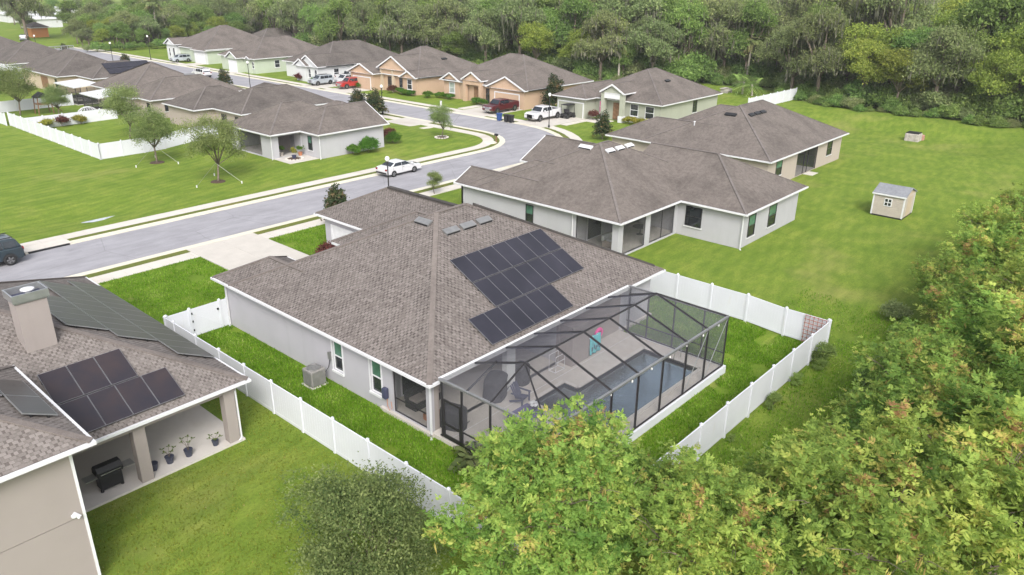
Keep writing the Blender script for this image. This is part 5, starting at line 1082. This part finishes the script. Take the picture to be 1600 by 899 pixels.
for x, y, s_, lab in ((52.2,68.9,1.15,'dark crape myrtle left of the street lamp beside the street'),(52.0,72.6,1.05,'second dark crape myrtle beside the street, behind the first'),(52.2,112,.95,'dark small tree on the near verge opposite the white gabled house'),(51.8,152,.9,'dark small tree by the far pale house driveway'),(52,186,.9,'dark small tree near the street end')): place(mag, x, y, s_, None, lab, None, zs=s_*.8)
place(hdg, 35.2, 48.9, 1.0, None, 'clipped round green hedge against the grey corner house', None); place(hdg, 40.4, 50.6, .8, None, 'smaller clipped hedge at the street end of the grey corner house', None)
for x, y, t, lab in ((33.2,49.1,bsh,'low plants at the foot of the grey corner house wall'),(41.6,53.0,red,'red-leaved bush behind the smaller clipped hedge'),(69.6,76.6,bsh,'round bush at the corner of the tan house'),(70.0,64.2,bsh,'green bush by the tan house garage'),(70.4,65.9,bsh,'green bush below the tan house entry'),(72.4,44.0,red,'red-leaved bush beside the sage house entry'),(74.2,34.6,bsh,'dark bush at the corner of the sage house'),(69.2,83.2,bsh,'low bushes below the steep gabled tan house'),(68.9,85.0,red,'reddish bush near the steep gable entry'),(67.3,105.5,bsh,'low bush in front of the white gabled house'),(66.8,110.4,red,'small red bush left of the white gabled house'),(68.6,94,bsh,'bush beside the tan garage'),(11.3,23.2,red,'dark reddish shrub beside the garage wall of the main house')): place(t, x, y, 1.15, None, lab, None)
for i, y in enumerate((72.4,73.4,74.4,75.4)): place(bsh, 71.0, y, .95, None, 'clipped low bush in the row under the tan house window', 'hedge row of the tan house')
for i, y in enumerate((35.4,36.5,37.6,38.6)): place(gld, 73.2, y, 1.0, None, 'golden low bush in the row under the sage house windows', 'golden bushes of the sage house')
for i, y in enumerate((80.0,81.2,82.3)): place(bsh, 68.9, y, 1.0, None, 'low green bush under the right window of the steep gabled tan house', 'bushes of the steep gabled house')
for i, x in enumerate((15.6,17.6,19.8)): place(red if i % 2 else gld, x, 92.2, 1.2, None, 'small reddish shrub planted against the white garden fence', 'shrubs against the garden fence')
for i, (x, y) in enumerate(((27.2,52.0),(28.6,52.9),(29.6,53.1),(27.0,54.2))):
    t = thing('potted_plant', ['pot with a tall yellow-green plant on the round bed','leafy potted plant by the dark sliding door','terracotta potted plant under the porch corner','potted fern beside the porch column'][i], 'potted plant', (x, y, .43)); MB().lathe((x,y,.43), [(.18,0),(.26,.4),(.22,.4)], 12).build('pot', M[['navy','terracotta','terracotta','stone'][i]], t)
    C, A, B, tn = crown_leaves(60+i, [(0,0,.8,.3,.3,.5 if i == 0 else .3)], 40, 8, .08, .09); o = bpy.data.objects.new('leaves', leaf_mesh('leaves', C, A, B, tn, M['leaf_gold' if i == 0 else 'leaf_hedge'])); COL.objects.link(o); o.parent = t
place(syc, .1, -2.6, 1.0, None, 'spiky cycad at the outer corner of the pool cage', None); place(syc, 1.3, -3.3, .9, None, 'potted palm just inside the left wall of the pool cage', None, dz=.3)
place(ban, 112.5, 40.5, 1.3, None, 'pale banana plant at the edge of the wood beyond the sage house', None); place(ban, 111.5, 38.2, 1.2, None, 'dark banana plant near the far white fence', None)
# mulch rings
def ring(x, y, r_, lab, m='mulch', edge=False):
    z = h(x, y); t = thing('mulch_ring', lab, 'mulch ring', (x, y, z)); MB().lathe((x,y,z), [(r_,.0),(r_*.9,.06),(r_*.3,.1)], 14).build('mulch', M[m], t)
    if edge:
        for k in range(14): a = k*math.pi/7; MB().box(x+r_*1.05*math.cos(a)-.12, x+r_*1.05*math.cos(a)+.12, y+r_*1.05*math.sin(a)-.1, y+r_*1.05*math.sin(a)+.1, z, z+.14).build('edging_stone', M['sidewalk'], t, bevel=.03)
ring(17.1, 50.3, .75, 'dark mulch ring under the staked oak left of the corner house'); ring(16.7, 62.8, .8, 'dark mulch ring under the staked oak by the white fence'); ring(46.8, 49, .75, 'white stone ring around the young tree on the corner lawn', edge=True); ring(27.2, 52.0, .85, 'round white edged bed below the potted plant', edge=True)
for x, y, lab in ((17.1,50.3,'guy lines and white stakes bracing the oak left of the corner house'), (16.7,62.8,'guy lines and white stakes bracing the oak by the white fence')):
    t = thing('tree_stakes', lab, 'tree stakes', (x, y, 0)); z = h(x, y)
    for a in (3.4, 5.2, 1.2):
        ex, ey = x+2.7*math.cos(a), y+2.7*math.sin(a); MB().tube([(x,y,z+1.9),(ex,ey,h(ex,ey)+.15)], .012, 5).build('guy_line', M['grey_metal'], t); MB().box(ex-.045,ex+.045,ey-.045,ey+.045,h(ex,ey),h(ex,ey)+.25).build('stake', M['white_trim'], t)
# ---- the wood
def in_view(x, y, m=6):
    dx, dy = x-CP.x, y-CP.y; f_ = dx*math.sin(yaw)+dy*math.cos(yaw); r_ = dx*math.cos(yaw)-dy*math.sin(yaw); return f_ > 0 and abs(r_) < f_*.70+m
def front_x(y):
    for a, b, xa, xb in ((-60,26,112,113), (26,36,116,119), (36,54,126,124), (54,66,116,112), (66,110,111,104), (110,160,104,101), (160,260,101,128)):
        if a <= y < b: return xa+(xb-xa)*(y-a)/(b-a)
    return 130
rw = random.Random(77); nrow = 0; wood = []
for d0, gap in ((0,6.2),(6,6.6),(13,7.4),(22,8.2),(33,9.2),(46,10.5),(62,12),(80,13),(102,15)):
    y = -40.0
    while y < 245:
        yy = y+rw.uniform(-1.8,1.8); x = front_x(yy)+d0+rw.uniform(-2,2); y += gap
        if in_view(x, yy): wood.append((x, yy, d0))
def wood_kind(x, y, d0, r_):
    if y < 16: k = [limA, limA, grnA, grnB, limA, oakA]
    elif y < 30: k = [oakB, limA, grnB, oakB, limA]
    elif y < 58: k = [oakB, oakB, oakB, oakA, grnB]
    elif y < 100: k = [grnA, grnB, limA, oakB, grnA, oakA]
    else: k = [oakA, oakA, grnA, oakB, grnB]
    return r_.choice(k)
wl_ = {oakA.name: ('spreading grey-green oak in the wood behind the houses', 'grey-green oaks of the wood'), oakB.name: ('moss-hung greyish oak in the wood beyond the field', 'moss-hung oaks of the wood'), grnA.name: ('dense dark green tree in the wood behind the houses', 'dark green trees of the wood'), grnB.name: ('tall narrow green tree in the wood behind the houses', 'tall green trees of the wood'), limA.name: ('yellow-green leafy tree in the wood', 'yellow-green trees of the wood')}
for (x, y, d0) in wood:
    k = wood_kind(x, y, d0, rw); s_ = rw.uniform(.82, 1.12)*(1.0 if d0 < 10 else 1.12)*(.78 if (d0 == 0 and k in (grnA, limA)) else 1); s_ *= 1.0 if y < 150 else .9
    place(k, x, y, s_, None, *wl_[k.name], zs=s_*rw.uniform(.92, 1.12)*(1.12 if d0 > 12 else 1))
for rowd, ra, rb, st in ((1.5, .9, 1.7, 2.6), (4.5, 1.2, 2.0, 3.4), (9, 1.3, 2.1, 4.5)):
    y = -40.0
    while y < 165:
        x = front_x(y)+rowd+rw.uniform(-1,1)
        if in_view(x, y): place(rw.choice((shrA, shrB, shrA)), x, y, rw.uniform(ra, rb), None, 'tall undergrowth bush between the trunks of the wood', 'undergrowth of the wood', dz=-.6)
        y += st*rw.uniform(.7,1.3)
y = -40.0
while y < 165:
    x = front_x(y)-rw.uniform(1.0,5.0)
    if in_view(x, y): place(rw.choice((shrA, shrA, shrB)), x, y, rw.uniform(.35, .85), None, 'low shrub along the front edge of the wood', 'shrubs along the wood edge', dz=-.4)
    y += rw.uniform(.9, 1.7)
for x, y, s_ in ((113,75,1.15),(110.5,66,.9),(108,101,1.0),(117.5,35,.9),(125,46,1.0)): place(plm, x, y, s_, None, 'cabbage palm among the trees of the wood', 'cabbage palms of the wood')
# group of trees at the upper left and the far horizon
ul = [(62,243,1.3,oakA,'large dark oak at the upper left beside the orange house',None)]
for (x, y, s_, k, lab, g_) in ul: place(k, x, y, s_, None, lab, g_)
rw2 = random.Random(9); gl_ = ('tree of the grove behind the far lawn at the upper left', 'grove behind the far lawn')
for x, y, s_, k in [(72,206,.62,limA),(80,205,.72,grnA),(79,215,.8,grnA),(88,203,.8,oakA),(95,200,.82,grnA),(97,212,.95,oakA),(104,205,.9,oakA),(106,220,1.05,oakB),(113,200,.8,grnA),(115,214,1.0,oakA),(122,225,1.05,oakA),(90,222,.75,oakA),(118,190,.62,grnA),(128,210,1.0,oakA),(133,232,1.1,oakB),(66,199,.42,limA),(75,196,.4,grnA),(84,194,.45,limA),(92,191,.42,grnA),(100,190,.5,grnA),(108,186,.5,limA),(70,196,.55,grnA),(78,198,.6,oakA),(87,198,.62,grnA),(96,195,.6,limA),(103,196,.65,grnA),(111,192,.6,oakA),(74,202,.7,oakA),(83,210,.85,grnA),(92,208,.9,grnA),(101,208,.9,oakA),(68,204,.5,grnA),(64,203,.4,oakA),(110,206,.95,grnA),(86,216,.85,oakA)]: place(k, x, y, s_, None, *gl_)
for x, y, s_, k in ((74,228,.6,grnA),(78,236,.7,oakA),(72.5,221,.5,limA),(83,246,.75,oakA),(77,224,.6,grnA),(87,240,.75,grnA),(82,229,.7,oakA),(90,252,.8,oakA)): place(k, x, y, s_, None, *gl_)
rw3 = random.Random(31)
for i in range(75):
    u_ = rw3.random(); d_ = rw3.random()**1.3*58; x = 62+50*u_+.28*d_; y = 203-14*u_+d_
    if math.hypot(x-68, y-253) < 9 or (x < 60+.2*(y-200)+8 and y > 225): continue
    place(rw3.choice((limA, grnA, oakA, oakA, grnB)), x, y, (.36+.0075*d_)*rw3.uniform(.85, 1.3), None, *gl_)
place(plm, 84.5, 207, 1.35, None, 'tall cabbage palm rising from the grove at the upper left', None); place(plm, 116, 200, .95, None, 'small cabbage palm right in the grove at the upper left', None); place(oakB, 115.3, 191, 1.05, None, 'wide spreading bare-limbed oak behind the mint house', None, zs=.95)
xx_ = 60.0
while xx_ < 104: place(shrA if int(xx_) % 2 else shrB, xx_, 194-.15*(xx_-60)+rw2.uniform(-1,1), rw2.uniform(.5,.8), None, 'scrub along the far edge of the upper left lawn', 'scrub of the far lawn edge'); xx_ += 1.9
for i in range(64):
    a = rw2.uniform(math.atan2(160, 600), math.atan2(420, 330)) if 0 else None
    yy = rw2.uniform(180, 560); xx2 = -20+(yy+22)*rw2.uniform(.24, .95)
    dd = math.hypot(xx2+20, yy+22)
    if dd < 430 or not in_view(xx2, yy, 20): continue
    place(rw2.choice((oakA, oakA, grnA, oakB)), xx2, yy, rw2.uniform(1.0, 1.4), None, 'distant oak on the skyline at the upper left', 'distant skyline oaks')
for x, y, s_ in ((92,311,.5),(82,318,.55),(100,336,.5),(112,365,.6),(96,372,.6),(120,340,.8),(128,362,.8),(110,330,.7),(134,330,1.0),(146,362,1.0),(128,300,.9),(120,280,.9),(110,262,.85),(134,270,1.0),(150,300,1.1),(142,250,1.0),(76,292,.45),(70,268,.5),(84,268,.5)): place(rw2.choice((oakA, grnA)), x, y, s_, None, 'tree standing among the far white mobile homes', 'trees among the mobile homes')
# ---- grass blades of the near yard (too many to count)
rg = np.random.RandomState(3); AR = [(-3.25,.35,-9.3,18.2,1.0),(.5,22.,-9.35,-6.6,1.0),(15.6,21.95,-6.6,5.0,1.0),(2,30,-13.4,-9.6,.4),(22.2,30,-9.6,-5,.2),(-3.1,4.95,18.5,30.7,.55),(10.75,19,25,30.7,.4)]
C = []
for x0, x1, y0, y1, dn in AR:
    n_ = int((x1-x0)*(y1-y0)*300*dn); C.append(np.stack([rg.uniform(x0,x1,n_), rg.uniform(y0,y1,n_)],1))
C = np.concatenate(C); keep = np.array([noise.noise(Vector((x*.55, y*.55, 1))) > -.42 for x, y in C]); C = C[keep]; n_ = len(C)
Z = np.array([h(x, y) for x, y in C]); a = rg.uniform(0, 6.28, n_); hh = rg.uniform(.05, .17, n_); ln = rg.uniform(.03, .14, n_)
A = np.stack([np.cos(a)*ln, np.sin(a)*ln, hh], 1)*.5; B = np.stack([-np.sin(a), np.cos(a), a*0], 1)*rg.uniform(.010, .026, (n_,1))
patch = np.array([noise.noise(Vector((x*.8, y*.8, 5))) for x, y in C])
gm = leaf_mesh('grass', np.column_stack([C, Z+.012])+A, A, B, .45+.4*patch+rg.normal(0,.2,n_), M['blade']); go = bpy.data.objects.new('grass', gm); COL.objects.link(go); go['kind'] = 'stuff'; go['label'] = 'lush bright green grass in the fenced yard and front lawn'; go['category'] = 'grass'
AR = [(-13.4,-3.5,-12,6.3,120),(-5.2,-3.5,6.3,24,110)]
C = []
for x0, x1, y0, y1, dn in AR:
    n_ = int((x1-x0)*(y1-y0)*dn); C.append(np.stack([rg.uniform(x0,x1,n_), rg.uniform(y0,y1,n_)],1))
C = np.concatenate(C); pt = np.array([noise.noise(Vector((x*.45, y*.45, 9)))+.5*noise.noise(Vector((x*1.3, y*1.3, 2))) for x, y in C]); keep = pt > -.45; C = C[keep]; pt = pt[keep]; n_ = len(C)
Z = np.array([h(x, y) for x, y in C]); a = rg.uniform(0, 6.28, n_); tall = np.where((C[:, 1] < -9.5) & (C[:, 0] > 1), 1.6, 1.0); hh = rg.uniform(.025, .075, n_)*tall; ln = rg.uniform(.02, .07, n_)*tall
A = np.stack([np.cos(a)*ln, np.sin(a)*ln, hh], 1)*.5; B = np.stack([-np.sin(a), np.cos(a), a*0], 1)*rg.uniform(.010, .026, (n_,1))
gm = leaf_mesh('short_grass', np.column_stack([C, Z+.004])+A, A, B, .5-.35*pt+rg.normal(0,.2,n_), M['blade_dry']); go = bpy.data.objects.new('short_grass', gm); COL.objects.link(go); go['kind'] = 'stuff'; go['label'] = 'short yellowish grass on the neighbouring lawn and behind the back fence'; go['category'] = 'grass'
# ================================================================ vehicles and street furniture
def car(name, label, loc, rz, paintm, kind, scale=1.06, cat='car'):
    """vehicle pointing along +X, wheels on z=0"""
    t = thing(name, label, cat, loc, rz, local=True); t.scale = (scale,)*3
    if kind == 'sedan':
        L_, W, wb, rw_ = 4.85, .92, 2.83, .335; body = [(-2.40,.45),(-2.42,.80),(-2.25,1.02),(-1.75,1.07),(-.9,1.02),(.9,.98),(1.75,.90),(2.25,.78),(2.42,.55),(2.38,.28),(-2.3,.28)]
        cab = [(-1.85,1.04),(-1.05,1.40),(-.5,1.455),(.15,1.44),(.55,1.34),(1.15,.97)]; wins = [(-1.5,-.30,1.06,1.37),(-.26,.95,1.04,1.38)]
    elif kind == 'suv':
        L_, W, wb, rw_ = 4.7, .95, 2.75, .38; body = [(-2.3,.5),(-2.36,.95),(-2.3,1.12),(-.9,1.12),(1.1,1.10),(2.0,1.02),(2.32,.85),(2.36,.5),(2.3,.36),(-2.2,.36)]
        cab = [(-2.28,1.12),(-2.05,1.62),(-1.8,1.74),(.2,1.76),(.55,1.68),(1.25,1.1)]; wins = [(-2.0,-1.25,1.18,1.6),(-1.18,-.25,1.16,1.64),(-.18,.65,1.16,1.62)]
    else:
        L_, W, wb, rw_ = 5.85, 1.0, 3.75, .42; body = [(-2.9,.55),(-2.92,1.25),(-.95,1.25),(-.9,1.22),(1.25,1.22),(2.6,1.18),(2.88,1.0),(2.92,.6),(2.85,.45),(-2.8,.45)]
        cab = [(-.95,1.22),(-.85,1.80),(-.5,1.88),(.75,1.88),(1.0,1.80),(1.55,1.22)]; wins = [(-.72,.12,1.27,1.74),(.18,1.15,1.26,1.74)]
    def loft(pts, w0, w1, z0, z1):
        mb = MB(); n_ = len(pts)
        for sg in (-1, 1):
            for (x, z) in pts:
                f_ = min(1, max(0, (z-z0)/(z1-z0))); mb.v.append((x, sg*(w0+(w1-w0)*f_), z))
        mb.f = [tuple(range(n_)), tuple(range(n_, 2*n_))[::-1]]+[(i, n_+i, n_+(i+1) % n_, (i+1) % n_) for i in range(n_)]; return mb
    bo = loft(body, W, W*.93, .7, 1.25).build('body', M[paintm], t, bevel=.07, smooth=False)
    zt = max(p[1] for p in cab); zb = cab[0][1]; wt = W*.70 if kind == 'sedan' else W*.76
    co = loft(cab, W*.90, wt, zb, zt).build('cabin', M[paintm], t, bevel=.05)
    yw = lambda z: W*.90+(wt-W*.90)*min(1, max(0, (z-zb)/(zt-zb)))
    def slope_x(z, front):
        c_ = cab if not front else cab[::-1]
        for (xa, za), (xb, zb_) in zip(c_, c_[1:]):
            if min(za, zb_) <= z <= max(za, zb_) and za != zb_: return xa+(xb-xa)*(z-za)/(zb_-za)
        return c_[0][0]
    for sg in (-1, 1):
        for (a, b, z0, z1) in wins:
            a1, b1 = a, b; xa0, xb0 = max(a, slope_x(z0, False)+.06), min(b, slope_x(z0, True)-.06); xa1, xb1 = max(a, slope_x(z1, False)+.06), min(b, slope_x(z1, True)-.06)
            o_ = .012; MB().quad((xa0, sg*(yw(z0)+o_), z0), (xb0, sg*(yw(z0)+o_), z0), (xb1, sg*(yw(z1)+o_), z1), (xa1, sg*(yw(z1)+o_), z1)).build('window', M['car_glass'], co)
    for front in (False, True):
        z0, z1 = zb+.05, zt-.09; x0_, x1_ = slope_x(z0, front), slope_x(z1, front); o_ = .02 if front else -.02; y0_, y1_ = yw(z0)-.07, yw(z1)-.06
        MB().quad((x0_+o_, -y0_, z0+.015), (x0_+o_, y0_, z0+.015), (x1_+o_, y1_, z1+.015), (x1_+o_, -y1_, z1+.015)).build('windscreen' if front else 'rear_window', M['car_glass'], co)
    xf = max(p[0] for p in body); xr = min(p[0] for p in body); zl = .72 if kind == 'sedan' else .9
    for sg in (-1, 1):
        MB().box(xf-.22, xf+.005, sg*W*.62-.18, sg*W*.62+.18, zl-.08, zl+.08).build('headlight', M['headlight'], t); MB().box(xr-.005, xr+.12, sg*W*.80-.14, sg*W*.80+.14, zl+.02, zl+.2).build('tail_light', M['taillight'], t)
        MB().box(.9, 1.1, sg*(W+.02) if sg > 0 else -W-.2, W+.2 if sg > 0 else -W-.02, 1.05 if kind == 'sedan' else 1.25, 1.18 if kind == 'sedan' else 1.45).build('mirror', M[paintm], t, bevel=.03)
        for xw in (-wb/2, wb/2):
            xw_ = xw-.05; wh = MB(); n_ = 22
            pr_ = [(rw_*.62,-.11),(rw_*.97,-.10),(rw_,-.06),(rw_,.06),(rw_*.97,.10),(rw_*.62,.11)]
            for r_, o_ in pr_:
                for k in range(n_): a = 2*math.pi*k/n_; wh.v.append((xw_+r_*math.cos(a), sg*(W-.09)+o_, rw_+r_*math.sin(a)))
            m_ = len(pr_)
            for i in range(m_): 
                for k in range(n_): wh.f.append((i*n_+k, i*n_+(k+1) % n_, ((i+1) % m_)*n_+(k+1) % n_, ((i+1) % m_)*n_+k))
            w_ = wh.build('wheel', M['rubber'], t, smooth=True)
            rm_ = MB(); ye = sg*(W-.09)+sg*.085; k0 = len(rm_.v)
            for s5 in range(5):
                a = s5*2*math.pi/5; d = Vector((math.cos(a), 0, math.sin(a))); p_ = Vector((xw_, ye, rw_)); rm_.bar(p_, p_+d*rw_*.66, .09, .03, (0,1,0))
            for k in range(n_):
                a, b = 2*math.pi*k/n_, 2*math.pi*(k+1)/n_; rm_.quad(*[(xw_+r_*math.cos(q), ye, rw_+r_*math.sin(q)) for r_, q in ((rw_*.55,a),(rw_*.66,a),(rw_*.66,b),(rw_*.55,b))])
            rm_.build('rim', M['rim'], w_); MB().box(xw_-.3, xw_+.3, min(sg*(W-.2), sg*(W-.16)), max(sg*(W-.2), sg*(W-.16)), .25, rw_*1.9).build('wheel_arch', M['black'], w_)
            ar = MB(); 
            for k in range(12):
                a, b = math.pi*k/12, math.pi*(k+1)/12; R0, R1_ = rw_*1.05, rw_*1.22; yy = sg*(W+.006)
                ar.quad(*[(xw_+r_*math.cos(q), yy, rw_+r_*math.sin(q)) for r_, q in ((R0,a),(R1_,a),(R1_,b),(R0,b))])
            ar.build('arch_lip', M['black' if kind != 'sedan' else paintm], w_)
            dk_ = MB(); dk_.quad(*[(xw_+rw_*1.06*math.cos(q), sg*(W+.003), rw_+rw_*1.06*math.sin(q)) for q in np.linspace(-.15, math.pi+.15, 15)]); dk_.build('wheel_well', M['black'], w_)
    MB().box(xf-.06, xf+.015, -W*.45, W*.45, .5, .78 if kind == 'sedan' else 1.0).build('grille', M['black' if kind == 'sedan' else 'chrome'], t); MB().box(xf-.05, xf+.03, -W*.8, W*.8, .36, .47).build('bumper', M['black' if kind != 'pickup' else 'chrome'], t); MB().box(xr-.03, xr+.05, -W*.85, W*.85, .4, .56).build('bumper', M['chrome' if kind == 'pickup' else 'black'], t)
    for sg in (-1, 1):
        for x in (wins[-1][0]-.03, wins[0][0]-.02): MB().box(x-.006, x+.006, sg*(W+.001)-.004, sg*(W+.001)+.004, .5, zb).build('door_seam', M['black'], bo)
        MB().box(wins[-1][0]+.05, wins[-1][0]+.22, sg*(W+.0)-.02, sg*(W+.0)+.02, zb-.16, zb-.12).build('door_handle', M['chrome'], bo)
    if kind == 'pickup':
        MB().box(-2.82, -1.05, -W*.80, W*.80, 1.245, 1.262).build('bed', M['black'], t)
        bd = MB()
        for a, b, c_, d in ((-2.9,-1.0,-W*.93,-W*.80),(-2.9,-1.0,W*.80,W*.93),(-2.92,-2.82,-W*.8,W*.8)): bd.box(a, b, c_, d, 1.24, 1.36)
        bd.build('bed_rail', M[paintm], t, bevel=.02)
    if kind == 'suv':
        for sg in (-1, 1): MB().bar((-1.9, sg*.62, 1.80), (.3, sg*.62, 1.80), .05, .05).build('roof_rail', M['black'], t)
        MB().box(-.9, .2, -.45, .45, 1.765, 1.775).build('sunroof', M['car_glass'], t)
    return t
car('sedan', 'white four-door sedan parked on the street in front of the corner house', (32.0, 39.85, .012), 0.02, 'paint_white', 'sedan', 1.0)
car('suv', 'dark blue-grey SUV cut by the left picture edge on the street', (-6.6, 39.9, .012), math.pi, 'paint_blue', 'suv', 1.08)
car('pickup_truck', 'maroon pickup truck in the tan house driveway', (67.9, 58.2, .07), math.pi, 'paint_maroon', 'pickup', 1.05, 'pickup')
car('pickup_truck', 'white pickup truck in the sage house driveway', (67.4, 49.4, .07), math.pi, 'paint_white', 'pickup', 1.05, 'pickup')
car('pickup_truck', 'bright red pickup truck behind the dark crape myrtles', (67.9, 96.4-1.4, .07), math.pi*.98, 'paint_red', 'pickup', 1.0, 'pickup')
car('pickup_truck', 'white pickup truck beside the white gabled house', (73.4, 102.6, .07), 0, 'paint_white', 'pickup', 1.05, 'pickup')
car('suv', 'white and blue glassed SUV in front of the white gabled house', (66.3, 102.4, .07), math.pi, 'paint_silver', 'suv', 1.0); car('suv', 'white van parked between the SUV and the white pickup', (70.2, 100.0, .07), math.pi, 'paint_white', 'suv', 1.0)
car('sedan', 'pale blue hatchback in front of the large pale house', (66.0, 156.4, .05), math.pi, 'paint_silver', 'suv', .95); car('sedan', 'light car parked on the street before the mint house', (56.2, 128, .012), math.pi/2, 'paint_white', 'suv', 1.0)
car('suv', 'grey car parked beside the far upper left lawn', (60.2, 240, .05), 1.2, 'paint_grey', 'suv', 1.0)
gc = thing('golf_cart', 'black golf cart behind the white pickup truck', 'golf cart', (71.0, 48.0, .07))
gx, gy = 70.9, 47.6
MB().box(gx-1.1, gx+1.1, gy-.55, gy+.55, .35, .75).build('body', M['black'], gc, bevel=.08); MB().box(gx-.3, gx+.2, gy-.5, gy+.5, .75, .95).build('seat', M['black_cloth'], gc, bevel=.04); MB().box(gx-.4, gx-.28, gy-.5, gy+.5, .9, 1.35).build('backrest', M['black_cloth'], gc, bevel=.03); MB().box(gx-1.0, gx+.9, gy-.6, gy+.6, 1.98, 2.06).build('canopy', M['black'], gc, bevel=.03)
for a in (-.95, .85):
    for b in (-.52, .52): MB().bar((gx+a, gy+b, .7), (gx+a*.95, gy+b, 2.0), .05, .05).build('post', M['black'], gc)
for a in (-.75, .8):
    for b in (-.55, .55): MB().tube([(gx+a, gy+b-.1, .25), (gx+a, gy+b+.1, .25)], .25, 14).build('wheel', M['rubber'], gc)
for (x, y, m, lab) in ((62.0, 53.1, 'blue_plastic', 'blue wheeled bin at the kerb by the maroon pickup'), (62.0, 51.7, 'black', 'black wheeled bin at the kerb beside the blue one'), (62.1, 50.9, 'black', 'second black wheeled bin right of the other two')):
    t = thing('wheeled_bin', lab, 'bin', (x, y, .06)); bm_ = MB(); z = .06
    bm_.v = [(x-.24,y-.24,z+.05),(x+.24,y-.24,z+.05),(x+.24,y+.24,z+.05),(x-.24,y+.24,z+.05),(x-.32,y-.32,z+1.0),(x+.32,y-.32,z+1.0),(x+.32,y+.32,z+1.0),(x-.32,y+.32,z+1.0)]; bm_.f = [(3,2,1,0),(4,5,6,7),(0,1,5,4),(1,2,6,5),(2,3,7,6),(3,0,4,7)]
    bm_.build('tub', M[m], t, bevel=.03); MB().box(x-.36,x+.34,y-.34,y+.34,z+1.0,z+1.09).build('lid', M[m], t, bevel=.03); MB().tube([(x+.3,y-.28,z+.12),(x+.3,y+.28,z+.12)], .12, 10).build('wheel', M['rubber'], t)
def lamp(x, y, lab, H_=4.1):
    z = h(x, y); t = thing('street_lamp', lab, 'street lamp', (x, y, z)); MB().lathe((x,y,z), [(.14,-.1),(.14,.3),(.09,.4),(.065,.5),(.055,H_-.35),(.10,H_-.3),(.12,H_-.2),(.08,H_-.15)], 10).build('pole', M['black'], t, smooth=False); MB().lathe((x,y,z+H_-.15), [(.10,0),(.2,.14),(.22,.28),(.15,.42),(.04,.47)], 12).build('globe', M['lamp_globe'], t, smooth=True)
lamp(24.4, 32.3, 'black street lamp rising behind the garage roof of the main house', 3.9); lamp(53.9, 69.3, 'street lamp with white globe beside the dark crape myrtles', 4.0); lamp(63.1, 41.5+3.3, 'black lamp with globe in front of the sage house', 4.4); lamp(53.8, 106, 'black lamp in front of the white gabled house', 4.6); lamp(59.9+3.3, 165.5, 'far street lamp by the upper left lawn', 5.2); lamp(53.6, 163, 'far lamp behind the left row roofs', 4.4); lamp(46, 186, 'farthest lamp near the pale screen cage', 5.0)
for x, y, lab in ((50.4, 42.9, 'small grey post with a box at the bend of the kerb'),):
    t = thing('kerb_post', lab, 'post', (x, y, 0)); MB().box(x-.06,x+.06,y-.06,y+.06,0,1.0).build('post', M['wood'], t); MB().box(x-.14,x+.14,y-.25,y+.25,.95,1.2).build('box', M['black'], t, bevel=.04); MB().lathe((x-.4,y+.7,0), [(.9,.0),(.9,.12),(.8,.14)], 16).build('pad', M['kerb'], t)
for x, y, lab in ((65.5,69,'small white utility pedestal on the tan house lawn'),(66.2,38.6,'small white utility pedestal on the sage house lawn')):
    t = thing('utility_pedestal', lab, 'pedestal', (x, y, 0)); MB().box(x-.12,x+.12,y-.12,y+.12,0,.75).build('case', M['white_trim'], t, bevel=.03); MB().box(x-.14,x+.14,y-.14,y+.14,.75,.8).build('lid', M['galv'], t)
# ================================================================ thin summer haze in the air
hm = bpy.data.materials.new('haze_air'); hm.use_nodes = True; hn = hm.node_tree.nodes
for q in list(hn):
    if q.type == 'BSDF_PRINCIPLED': hn.remove(q)
vp = hn.new('ShaderNodeVolumePrincipled'); vp.inputs['Color'].default_value = (.93,.96,1,1); vp.inputs['Density'].default_value = .0002; vp.inputs['Anisotropy'].default_value = .0
hm.node_tree.links.new(vp.outputs[0], [q for q in hn if q.type == 'OUTPUT_MATERIAL'][0].inputs['Volume'])
hz = MB().box(-2600, 2600, -2600, 2600, -3.0, 32.0).build('haze', hm); hz['kind'] = 'stuff'; hz['label'] = 'thin pale haze that fades the far trees and houses'; hz['category'] = 'haze'
